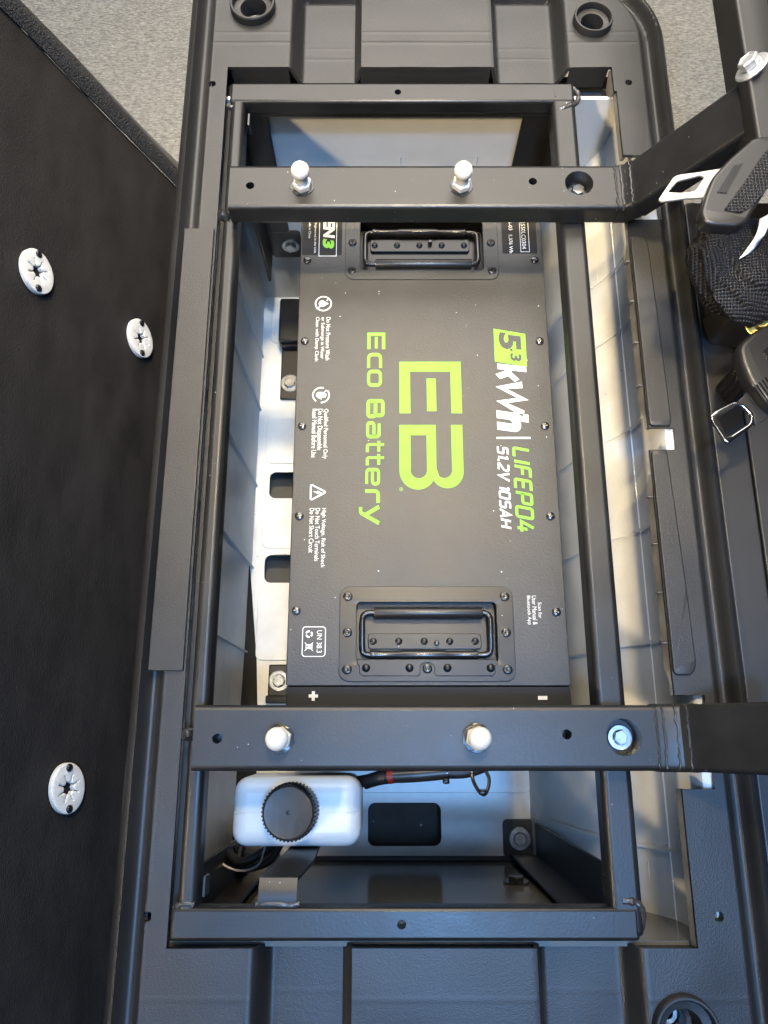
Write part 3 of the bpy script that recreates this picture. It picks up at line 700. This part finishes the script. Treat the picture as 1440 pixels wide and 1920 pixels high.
# 5.3 kWh block
me = fin(platemesh([[(0, 0), (61.5, 0), (71.5, 58), (10, 58)]], 0, 0), False)
obj('rating_block', rel(place(me, (926.7, 616.5, 986, 688), ZB+.0003), bat), G, lid)
text('rating_numeral', '5', (934.8, 623, 976.5, 656.5), M['batt'], lid, .045, .10, ZB+.0006)
text('rating_numeral', '.', (956, 654, 961.4, 659.3), M['batt'], lid, .03, .10, ZB+.0006)
text('rating_numeral', '3', (956.5, 662.5, 977.5, 678), M['batt'], lid, .035, .10, ZB+.0006)
strokes('rating_unit', [([(0, 0), (0, 1)], .27, 0, False), ([(.02, .38), (.28, .38), (.62, .66)], .22, .05, False), ([(.24, .42), (.52, 0)], .27, 0, False)], (929, 682, 986.8, 716), WH, lid, .16)
strokes('rating_unit', [([(0, 1), (.10, 0), (.50, 1), (.60, 0), (1.02, 1)], .23, 0, False)], (930.3, 715.8, 990.6, 782), WH, lid, 0)
strokes('rating_unit', [([(0, 0), (0, 1)], .27, 0, False), ([(.02, .48), (.14, .62), (.40, .62), (.40, 0)], .27, .14, False)], (931.8, 769.5, 991, 810), WH, lid, .16)
shape('divider_bar', [[(0, 0), (3, 0), (3, 60), (0, 60)]], (931, 819.5, 994.8, 823), WH, lid)
# LIFEPO4 / 51.2V 105AH in squared italic strokes
GL = {
 'L': ([[(0, 1), (0, 0), (.6, 0)]], .62), 'I': ([[(0, 1), (0, 0)]], .04), 'F': ([[(0, 0), (0, 1), (.62, 1)], [(0, .5), (.52, .5)]], .60),
 'E': ([[(.62, 0), (0, 0), (0, 1), (.62, 1)], [(0, .5), (.54, .5)]], .60), 'P': ([[(0, 0), (0, 1), (.66, 1), (.66, .42), (0, .42)]], .66),
 'O': ('c', [(0, 0), (.66, 0), (.66, 1), (0, 1)], .66), '0': ('c', [(0, 0), (.62, 0), (.62, 1), (0, 1)], .62),
 '4': ([[(.46, 0), (.46, .62)], [(.30, 1.03), (0, .26), (.68, .26)]], .66), '5': ([[(.6, 1), (.04, 1), (.04, .56), (.6, .56), (.6, 0), (0, 0)]], .6),
 '1': ([[(-.02, .82), (.18, 1), (.18, 0)]], .2), '.': ([[(0, -.07), (0, .1)]], .04), '2': ([[(0, 1), (.6, 1), (.6, .55), (0, .1), (0, 0), (.62, 0)]], .6),
 'V': ([[(0, 1.06), (.34, 0), (.68, 1.06)]], .68), 'A': ([[(0, -.06), (.34, 1), (.68, -.06)], [(.12, .28), (.56, .28)]], .68),
 'H': ([[(0, 0), (0, 1)], [(.64, 0), (.64, 1)], [(0, .5), (.64, .5)]], .64), ' ': ([], .16)}
def squared(name, s, px, m, wd, shear, gap=.30):
    paths = []; x = 0
    for ch in s:
        g = GL[ch]
        if g[0] == 'c': paths.append(([(a+x, b) for a, b in g[1]], wd, .16, True)); adv = g[2]
        else:
            for pth in g[0]: paths.append(([(a+x, b) for a, b in pth], wd, .13 if len(pth) > 2 and ch not in 'VA4' else 0, False))
            adv = g[1]
        x += adv+gap
    strokes(name, paths, px, m, lid, shear)
squared('chemistry_text', 'LIFEPO4', (964, 837.5, 998.5, 997.5), G, .19, .20)
squared('voltage_text', '51.2V 105AH', (932.5, 836.5, 959, 992.5), WH, .20, .20, .27)
# warnings
for s, px in (('Do Not Pressure Wash', (611, 595, 619, 675.5)), ('or Submerge in Water', (600, 595, 608.5, 673)), ('Clean with Damp Cloth', (589.5, 594.5, 598, 677.5)),
              ('Qualified Personnel Only', (604.5, 767, 615, 860.5)), ('Do Not Disassemble', (595.5, 767, 604.5, 844)), ('Read Manual Before Use', (584.5, 767, 594, 858)),
              ('High Voltage, Risk of Shock', (600.5, 953, 610.5, 1064.5)), ('Do Not Touch Terminals', (590.5, 953, 599, 1052)), ('Do Not Short Circuit', (579.5, 953, 588.5, 1036.5)),
              ('Scan for', (1009, 1129.5, 1016, 1159)), ('User Manual &', (998, 1117, 1006.5, 1171.5)), ('Bluetooth App', (987, 1117, 995.5, 1171.5)),
              ('UN 38.3', (594, 1182, 603.5, 1224))):
    text('printed_text', s, px, WH, lid, .0)
# icons (x = reading direction, y = up)
def icon(name, paths, loops, c, r):
    bm = bmesh.new(); k = 0
    for pts, w_, cl in paths: ribbon(bm, pts, w_, k*.00002, cl); k += 1
    for lp in loops:
        q = platemesh([lp], 0, 0); t_ = bpy.data.meshes.new('t'); q.to_mesh(t_); q.free(); t_.transform(Matrix.Translation((0, 0, k*.00002))); bm.from_mesh(t_); bpy.data.meshes.remove(t_); k += 1
    me = fin(bm, False)
    p0 = P(*c, ZB); sx = r/FPX*((p0-Vector((0, 0, CAMH))).dot(Vector((0, _st, -_ct))))
    for v in me.vertices: v.co = Vector((p0.x+v.co.y*sx, p0.y-v.co.x*sx, ZB+.0003+v.co.z))
    return obj(name, rel(me, bat), WH, lid)
icon('no_water_icon', [(circ(0, 0, .92, 40), .16, True), ([(-.62, .62), (-.38, .38)], .15, False), ([(.38, -.38), (.62, -.62)], .15, False)],
     [[(0, .62)]+[(.42*math.cos(math.radians(a)), -.12+.42*math.sin(math.radians(a))) for a in range(20, -201, -15)]], (606.4, 569.5), 16)
icon('hand_icon', [(circ(0, 0, .92, 40)[0:15], .16, False), (circ(0, 0, .92, 40)[18:37], .16, False), ([(-.62, .62), (-.42, .42)], .14, False),
     ([(-.30, .0), (-.30, .42)], .14, False), ([(-.12, .0), (-.12, .58)], .14, False), ([(.06, .0), (.06, .60)], .14, False), ([(.24, .0), (.24, .50)], .14, False), ([(.30, -.28), (.48, .08)], .15, False)],
     [[(-.38, .06), (-.38, -.3), (-.2, -.56), (.16, -.56), (.38, -.3), (.32, .06)]], (602.0, 741), 16.5)
icon('high_voltage_icon', [(roundpoly([(-.92, -.85), (.92, -.85), (0, .85)], .25, 5), .17, True)],
     [[(.10, .42), (-.20, -.12), (-.02, -.10), (-.12, -.62), (.26, .04), (.06, .02), (.26, .42)]], (597.0, 923), 17)
icon('frame_box', [(rrect(-1.0, 1.0, -.78, .78, .2, 5), .055, True)], [], (588.5, 1203), 27.5)
icon('recycling_icon', [([(math.cos(t)*.72, math.sin(t)*.72) for t in [math.radians(a0+s_) for s_ in range(0, 91, 15)]], .42, False) for a0 in (45, 165, 285)], [], (579.5, 1189), 7.5)
icon('crossed_bin_icon', [([(-.9, -.9), (.9, .9)], .15, False), ([(-.9, .9), (.9, -.9)], .15, False), ([(-.45, .5), (-.35, -.6), (.35, -.6), (.45, .5)], .17, True), ([(-.6, .68), (.6, .68)], .22, False)], [], (579, 1212.5), 8.5)
# terminals: plus and minus on the lowered panel
zz = ZB-.0010
for nm, lp, c in (('plus_mark', [[(-.25, -.75), (.25, -.75), (.25, -.25), (.75, -.25), (.75, .25), (.25, .25), (.25, .75), (-.25, .75), (-.25, .25), (-.75, .25), (-.75, -.25), (-.25, -.25)]], (587.5, 1305)), ('minus_mark', [[(-.3, -.75), (.3, -.75), (.3, .75), (-.3, .75)]], (1017.5, 1308.5))):
    p0 = P(*c, zz); me = fin(platemesh(lp, 0, 0), False)
    for v in me.vertices: v.co = Vector((p0.x+v.co.y*.0058, p0.y-v.co.x*.0058, zz+.0002))
    obj(nm, rel(me, bat), M['grey'], fp)
# rating labels
text('label_text', 'EN', (606.5, 412, 628, 447), WH, lb, .05, .12, ZB+.0004)
text('label_text', '3', (605, 448, 626.5, 466.5), G, lb, .06, .12, ZB+.0004)
strokes('label_box', [([(0, 0), (1, 0), (1, .33), (0, .33)], .012, 0, True)], (598.5, 385, 632, 481), WH, lb, 0, ZB+.0004)
text('label_text', 'd Engineered in the USA', (588.5, 413, 593.5, 475), WH, lb, .01, 0, ZB+.0004)
text('label_text', 'Made in China', (579, 413, 583.5, 447), WH, lb, .01, 0, ZB+.0004)
text('label_text', '.05-03', (953, 408, 960, 432), WH, lb2, .01, 0, ZB+.0004)
text('label_text', '5,376 Wh', (953.5, 440, 961, 475), WH, lb2, .01, 0, ZB+.0004)
text('label_text', 'EB2550LC0304', (977, 405, 985, 467), WH, lb2, .004, 0, ZB+.0004)
strokes('label_box', [([(0, 0), (1, 0), (1, .18), (0, .18)], .012, 0, True)], (973.5, 380, 990.5, 473), WH, lb2, 0, ZB+.0004)

# hold-down brackets beside the battery
def hold_down(name, label, y0, y1, x0, bolt_y, block):
    t = thing(name, label, 'bracket', (x0, (y0+y1)/2, ZF), 'brackets bolted beside the battery')
    add('strap', box(x0, BX0-.001, y0, y1, ZF+.0026, ZF+.0075, .002, 2), M['steel'], t)
    bolt(t, (x0+.0155, bolt_y, ZF+.0075), (0, 0, 1), .0085)
    if block:
        add('bent_block', box(x0-.003, BX0-.001, y1+.004, y1+.080, ZF+.0026, ZF+.030, .004, 2), M['steel'], t)
        add('strap_lip', box(x0, BX0-.001, y1-.001, y1+.006, ZF+.0026, ZF+.020, .002, 2), M['gloss'], t)
    else:
        add('strap_lip', box(x0-.002, BX0-.001, y0-.010, y0+.001, ZF+.0026, ZF+.016, .002, 2), M['gloss'], t)
    return t
hold_down('hold_down_bracket', 'dark bolted bracket with a bent block, under the far seat bar', .500, .585, -.163, .5265, True)
hold_down('hold_down_bracket', 'short dark bolted bracket beside the battery terminal end', .048, .092, -.163, .0690, False)

# ================================================================== RESERVOIR, WIRING
bot = thing('fluid_reservoir', 'milky white plastic fluid bottle with black screw cap', 'reservoir', (-.08, -.07, -.20))
q0, q1 = P(437, 1457, -.092), P(676, 1590, -.092)
bm = box(q0.x, q1.x, q1.y, q0.y, -.185, -.090, .014, 5)
for v in bm.verts:
    if v.co.z < -.14: v.co.x += .0
add('bottle', bm, M['bottle'], bot)
add('mould_seam', tube([(q0.x+.004, (q0.y+q1.y)/2, -.0903), (q1.x-.004, (q0.y+q1.y)/2-.0005, -.0903)], .0005, 6), M['bottle'], bot)
cp = P(543, 1524, -.064)
T = Matrix.Translation((cp.x, cp.y, -.090)) @ Matrix.Rotation(-.05, 4, 'Y')
bm = bmesh.new(); lathe([(.0232, 0), (.0236, .004), (.0236, .022), (.0228, .0252), (.0212, .0262), (.0195, .0258), (.0018, .0258), (.0012, .0235), (0, .0235)], T, 64, bm)
cpo = add('screw_cap', bm, M['cap'], bot)
for k in range(44):
    a = 2*PI*k/44; T2 = T @ Matrix.Rotation(a, 4, 'Z')
    bmr = lathe([(.0009, .002), (.0009, .0225), (.0002, .0232)], T2 @ Matrix.Translation((.0238, 0, 0)), 6)
    add('grip_ridge', bmr, M['cap'], cpo)

loom = thing('wiring_loom', 'black taped wiring loom with red tape beneath the near seat bar', 'wiring', (.02, -.04, -.16))
pts = [P(640, 1471, -.17), P(690, 1463, -.13), P(720, 1457, -.12), P(760, 1453, -.115), P(830, 1449, -.115), P(880, 1446, -.115), P(940, 1423, -.12), P(1000, 1398, -.14)]
add('loom_tube', tube(spline(pts, 8), .0056, 14), M['rubber'], loom)
add('taped_section', tube(spline([P(734, 1455, -.116), P(780, 1453, -.114), P(836, 1448, -.114)], 6), .0066, 14), M['blkplastic'], loom)
add('red_tape', tube([P(728, 1456, -.117), P(738, 1454, -.116)], .0070, 14), M['red'], loom)
add('red_wire', tube(spline([P(735, 1443, -.10), P(755, 1439, -.098), P(775, 1443, -.10)], 6), .002, 8), M['red'], loom)
_cp = spline([P(684, 1467, -.131), P(706, 1460, -.126), P(728, 1456, -.119)], 24)
add('corrugated_sleeve', tube(_cp, .0075, 14, rv=[.0058 if k % 2 else .0067 for k in range(len(_cp))]), M['rubber'], loom)
add('cable_tie_loop', tube(spline([P(886, 1444, -.11), P(887, 1463, -.112), P(897, 1482, -.114), P(908, 1490, -.115), P(915, 1478, -.113), P(917, 1460, -.111), P(910, 1444, -.11)], 6), .0017, 8), M['blkplastic'], loom)
random.seed(11)
for k in range(4):
    w_ = [P(690+20*k, 1456-3*k, -.13), P(735+12*k, 1449+random.uniform(-3, 3), -.118), P(800+8*k, 1447+random.uniform(-4, 5), -.115), P(870+10*k, 1444+random.uniform(-4, 4), -.118), P(960, 1425, -.13)]
    add('loose_wire', tube(spline(w_, 8), .0018, 8), M['rubber'], loom)
add('tie_band', tube([P(831, 1449, -.1148), P(839, 1448, -.1148)], .0073, 14), M['gloss'], loom)
add('tie_head', box(P(836, 1463, -.11).x-.003, P(836, 1463, -.11).x+.003, P(836, 1463, -.11).y-.003, P(836, 1463, -.11).y+.002, -.114, -.104, .0008, 1), M['gloss'], loom)
add('tie_head', box(P(905, 1488, -.11).x-.003, P(905, 1488, -.11).x+.004, P(905, 1487, -.11).y-.002, P(905, 1487, -.11).y+.003, -.117, -.111, .0008, 1), M['gloss'], loom)
cab = thing('cable_bundle', 'tangle of dark cables with one pale wire behind the white reservoir', 'cables', (-.13, -.10, ZF))
random.seed(3)
for k in range(7):
    z = -.22-.012*k; a = [P(440+random.uniform(-25, 20), 1590+random.uniform(-8, 20), z), P(460+random.uniform(-15, 15), 1612+random.uniform(-12, 14), z+.01), P(500+random.uniform(-10, 20), 1600+random.uniform(-15, 20), z), P(530, 1570+random.uniform(-10, 10), z-.01)]
    add('cable', tube(spline(a, 8), .0045, 10), M['rubber'], cab)
add('pale_wire', tube(spline([P(414, 1610, -.20), P(420, 1622, -.198), P(445, 1632, -.196), P(470, 1630, -.196), P(487, 1618, -.196), P(493, 1600, -.198), P(498, 1585, -.2)], 8), .0011, 8), M['wire'], cab)
add('cable_tail', tube(spline([P(440, 1610, -.26), P(455, 1640, -.30), P(475, 1660, -.36), P(470, 1650, ZF+.004)], 8), .006, 10), M['rubber'], cab)

# ================================================================== SEAT BELTS
def pxpoly(pts, ox, oy, sc, z): return [tuple(P(ox+a/sc, oy+b/sc, z).to_2d()) for a, b in pts]
# belt tongue lying near the far arm
zt = .110
bt = thing('seat_belt_tongue', 'black handled seat belt tongue with a pale steel slotted plate', 'seat belt', (.31, .46, .05))
o_ = pxpoly([(258, 842), (395, 640), (445, 620), (620, 597), (800, 568), (860, 560), (860, 790), (690, 803), (660, 828), (520, 832), (285, 864)], 1180, 200, 4.8, zt)
i_ = pxpoly([(345, 778), (430, 680), (640, 626), (672, 645), (585, 768), (480, 784)], 1180, 200, 4.8, zt)
plate('tongue_plate', [roundpoly(o_, .0035), roundpoly(i_, .002)], zt-.001, zt+.0015, M['tongue'], bt, .0006)
hp = pxpoly([(735, 655), (880, 495), (1090, 312), (1150, 292), (1300, 292), (1300, 640), (1040, 1060), (1000, 1085), (950, 1100), (730, 1088), (655, 1055), (628, 980), (665, 830)], 1180, 200, 4.8, zt+.008)
hs = pxpoly([(1290, 345), (1210, 420), (1020, 700), (850, 940), (985, 950), (1060, 880), (1290, 640)], 1180, 200, 4.8, zt+.008)
hd = plate('handle', [roundpoly(hp, .006, 6)], zt-.002, zt+.012, M['blkplastic'], bt, .003, None, 3)
sl_ = pxpoly([(850, 930), (1020, 700), (1210, 420), (1280, 355), (1280, 700), (1100, 900), (1000, 960)], 1180, 200, 4.8, zt+.0125)
plate('webbing_slot', [roundpoly(sl_, .002)], zt+.0122, zt+.0130, M['web'], hd, .0002)
for k in range(4):
    a = P(1180+(800+k*22)/4.8, 200+(770+k*2)/4.8, zt+.0126); b = P(1180+(950+k*22)/4.8, 200+(530-k*6)/4.8, zt+.0126)
    add('grip_groove', tube([a, b], .0007, 6), M['gloss'], hd)
# mesh sleeve with folded white care label, on its anchor
sv = thing('belt_sleeve', 'black mesh fabric sleeve over a belt stalk with folded white label', 'belt sleeve', (.32, .38, -.05))
bm = bmesh.new(); bmesh.ops.create_uvsphere(bm, u_segments=48, v_segments=32, radius=1)
c0 = P(1400, 510, .02)
for v in bm.verts:
    x, y, z = v.co; n_ = noise.noise(Vector((x*1.6, y*1.6, z*1.6)))*.16+.10*(1-abs(noise.noise(Vector((x*2.2+y*1.8, y*1.2-x, z*2+3))))*3)
    sx_, sy_ = (abs(x)**.75)*(1 if x > 0 else -1), (abs(y)**.75)*(1 if y > 0 else -1)
    v.co = Vector((sx_*.046*(1+n_)+.010*y*-1, sy_*.050*(1+n_), z*.026*(1+n_)))+c0
add('mesh_sleeve', bm, M['web'], sv, ang=80)
lp = [P(1436, 405, .056), P(1432, 425, .058), P(1424, 445, .058), P(1412, 462, .054), P(1398, 480, .050), P(1402, 474, .045), P(1410, 452, .043)]
bm = bmesh.new(); rows = []
for p in spline(lp, 6): rows.append([bm.verts.new(p+Vector((-.006, -.003, 0))), bm.verts.new(p+Vector((.005, .003, .001)))])
for a, b in zip(rows, rows[1:]): bm.faces.new((a[0], a[1], b[1], b[0]))
me = fin(bm); o = bpy.data.objects.new('x', me); COL.objects.link(o); md = o.modifiers.new('s', 'SOLIDIFY'); md.thickness = .0006; me2 = evalmesh(o); bpy.data.objects.remove(o)
obj('care_label', rel(me2, sv), M['label'], sv)
ap = pxpoly([(800, 1745), (830, 1700), (1000, 1760), (1260, 1700), (1300, 1700), (1300, 2000), (950, 1960), (880, 1930)], 1180, 200, 4.8, -.005)
an = plate('anchor_stalk', [roundpoly(ap, .004)], -.049, .004, M['steel_dark'], sv, .003)
bolt(an, P(1430, 603, .004), (-.2, -.2, 1), .0095, M['brass'])
# second belt: chrome latch plate and buckle body
b2_ = thing('seat_belt_buckle', 'black plastic belt buckle with bright chrome slotted latch plate', 'seat belt', (.30, .28, -.05))
zc = .012
o_ = pxpoly([(912, 965), (945, 930), (1130, 832), (1190, 842), (1305, 925), (1316, 1020), (1292, 1056), (1110, 1190), (1078, 1214), (1045, 1192), (925, 1010)], 1140, 580, 4.8, zc)
i_ = pxpoly([(985, 985), (1160, 878), (1195, 878), (1282, 960), (1270, 1030), (1100, 1142), (1066, 1135)], 1140, 580, 4.8, zc)
plate('latch_plate', [roundpoly(o_, .004), roundpoly(i_, .003)], zc-.002, zc+.002, M['chrome'], b2_, .0012, None, 3)
st_ = pxpoly([(1165, 835), (1300, 690), (1500, 850), (1500, 950), (1318, 1052), (1300, 930)], 1140, 580, 4.8, zc)
plate('latch_stem', [st_], zc-.002, zc+.0015, M['blkplastic'], b2_, .0006)
hp = pxpoly([(1168, 360), (1195, 300), (1300, 205), (1520, 90), (1520, 920), (1440, 870), (1260, 655), (1185, 470)], 1140, 580, 4.8, zc+.012)
hb = plate('buckle_body', [roundpoly(hp, .008, 6)], zc-.004, zc+.014, M['blkplastic'], b2_, .005, None, 4)
sl_ = pxpoly([(1385, 375), (1500, 290), (1500, 480), (1440, 465)], 1140, 580, 4.8, zc+.0146)
plate('release_slot', [roundpoly(sl_, .002)], zc+.0138, zc+.0148, M['gloss'], hb, .0003)
for k in range(5):
    a = P(1140+(1310+k*26)/4.8, 580+(700-k*22)/4.8, zc+.0142); b = P(1140+(1420+k*26)/4.8, 580+(860-k*22)/4.8, zc+.0142)
    add('grip_groove', tube([a, b], .0008, 6), M['chrome'] if k % 2 == 0 else M['gloss'], hb)
ft = pxpoly([(1068, 590), (1130, 520), (1200, 530), (1260, 660), (1250, 720), (1190, 772), (1100, 640)], 1140, 580, 4.8, -.02)
plate('webbing_fold', [roundpoly(ft, .004)], -.049, -.010, M['web'], b2_, .003)

# ================================================================== SEAT CUSHION leaning beside the cart
C0 = Vector((0, 0, CAMH))
d1, d2, d3 = (ray(*q)/FPX for q in ((68, 510), (262, 635), (125, 1478)))
r1 = .817; S1, S2, S3 = C0+d1*r1, C0+d2*(r1*1.17), C0+d3*(r1*.93)
nn = (S2-S1).cross(S3-S1).normalized(); nn = nn if nn.z > 0 else -nn
e2 = (S1-S3).normalized(); e1 = e2.cross(nn).normalized()
if e1.z > 0: e1 = -e1
MS = Matrix((( e1.x, e2.x, nn.x, S1.x), (e1.y, e2.y, nn.y, S1.y), (e1.z, e2.z, nn.z, S1.z), (0, 0, 0, 1)))
def SL(x, y, off=0.):
    d = ray(x, y); p = C0+d*((S1+nn*off-C0).dot(nn)/d.dot(nn)); q = p-S1; return (q.dot(e1), q.dot(e2))
seat = thing('seat_cushion', 'upturned black seat cushion with white clip sockets leaning beside the deck', 'seat cushion', (-.25, .2, -.44))
ei = [SL(5, 15), SL(60, 68), SL(110, 121), SL(160, 172), SL(240, 253), SL(322, 336)]
ep = [SL(37, 0), SL(78, 43), SL(120, 85), SL(160, 128), SL(200, 172), SL(326, 310)]
ev = [SL(47, 0), SL(100, 52), SL(155, 107), SL(205, 158), SL(250, 207), SL(329, 287)]
def ext(l, a0, a1):
    u = (Vector(l[0])-Vector(l[1])); u = u/abs(u.x); v = Vector(l[-1])-Vector(l[-2]); v = v/abs(v.x)
    return [tuple(Vector(l[0])+u*(l[0][0]-a0))]+l+[tuple(Vector(l[-1])+v*(a1-l[-1][0]))]
A0, A1, BB = -.17, .36, -.78
ei, ep, ev = ext(ei, A0, A1), ext(ep, A0, A1), ext(ev, A0, A1)
def sheet(loop_top, loop_bot, z_fn, n=14, wob=0.):
    bm = bmesh.new(); rows = []
    m_ = len(loop_top)
    for k in range(n+1):
        t = k/n; rows.append([bm.verts.new(MS @ Vector((a[0]*(1-t)+b[0]*t, a[1]*(1-t)+b[1]*t, z_fn(t, i, a[0]*(1-t)+b[0]*t, a[1]*(1-t)+b[1]*t)))) for i, (a, b) in enumerate(zip(loop_top, loop_bot))])
    for a, b in zip(rows, rows[1:]):
        for i in range(m_-1): bm.faces.new((a[i], a[i+1], b[i+1], b[i]))
    return bm
def dens(l, k=6):
    out = []
    for a, b in zip(l, l[1:]):
        out += [tuple(Vector(a)*(1-j/k)+Vector(b)*(j/k)) for j in range(k)]
    return out+[l[-1]]
ei, ep, ev = dens(ei), dens(ep), dens(ev)
lowl = [(a[0], BB) for a in ei]
def solid(bm, th, off=-1):
    me = fin(bm, True, 60); o = bpy.data.objects.new('x', me); COL.objects.link(o); md = o.modifiers.new('s', 'SOLIDIFY'); md.thickness = th; md.offset = 0
    r = evalmesh(o); bpy.data.objects.remove(o)
    for p in r.polygons: p.use_smooth = True
    r.set_sharp_from_angle(angle=math.radians(60)); return r
add('base_board', solid(sheet(ei, lowl, lambda t, i, a, b: .0025*noise.noise(Vector((a*7, b*7, 0)))-.005, 60), .004), M['board'], seat)
add('hook_tape_border', solid(sheet(ep, ei, lambda t, i, a, b: -.002+.006*math.sin(PI*t)+.0012*noise.noise(Vector((a*90, b*90, 0))), 10), .004), M['plush'], seat)
add('vinyl_side', solid(sheet(ev, ep, lambda t, i, a, b: -.003-.008*(1-t)**2+.0015*noise.noise(Vector((a*25, b*25, 3))), 10), .003), M['vinyl_grey'], seat)
hi = [(a[0], a[1]) for a in ev]
bm = bmesh.new()
lo_ = [MS @ Vector((a, b, -.034)) for a, b in ((A0, BB), (A1, BB))]+[MS @ Vector((ev[-1][0], ev[-1][1], -.034)), MS @ Vector((ev[0][0], ev[0][1], -.034))]
hi_ = [p-nn*.07 for p in lo_]
va = [bm.verts.new(p) for p in lo_]; vb = [bm.verts.new(p) for p in hi_]
bm.faces.new(va); bm.faces.new(vb[::-1])
for k in range(4): bm.faces.new((va[k], vb[k], vb[(k+1) % 4], va[(k+1) % 4]))
bmesh.ops.bevel(bm, geom=bm.edges[:], offset=.02, segments=4, affect='EDGES')
add('foam_body', bm, M['vinyl_grey'], seat)
# clip sockets: oval white flange, star-cut throat, two screws
for q in ((68, 510), (262, 635), (125, 1478)):
    a, b = SL(*q); rot = Matrix.Rotation(.10, 4, 'Z'); T = MS @ Matrix.Translation((a, b, 0)) @ rot
    star = []
    for k in range(8):
        t = 2*PI*k/8+.2
        for dt, r in ((-.30, .0058), (-.055, .0072), (-.045, .0135), (.045, .0135), (.055, .0072)): star.append((r*math.cos(t+dt), r*math.sin(t+dt)))
    cl = add('clip_socket', platemesh([circ(0, 0, .0205, 48, .0245), star], -.003, .0035, .0012, T), M['nylon'], seat); cl['label'] = 'white oval clip socket with star-shaped throat'
    add('throat', lathe([(.0150, -.0030), (.0120, -.0095), (.0062, -.011), (.0, -.011)], T, 24), M['nylon'], cl)
    for s in (1, -1):
        sc = add('socket_screw', lathe([(.0040, 0), (.0038, .0010), (.0028, .0019), (.0012, .0021), (0, .0012)], T @ Matrix.Translation((s*.0035, s*.0192, .0034)), 20), M['screw'], cl)
# footwell ledge that carries the cushion
led = add('footwell_ledge', box(-.30, -.213, -.55, .42, -.66, -.385, .004, 2), M['panel'], None); tag(led, 'dark footwell ledge below the leaning seat cushion', 'ledge')
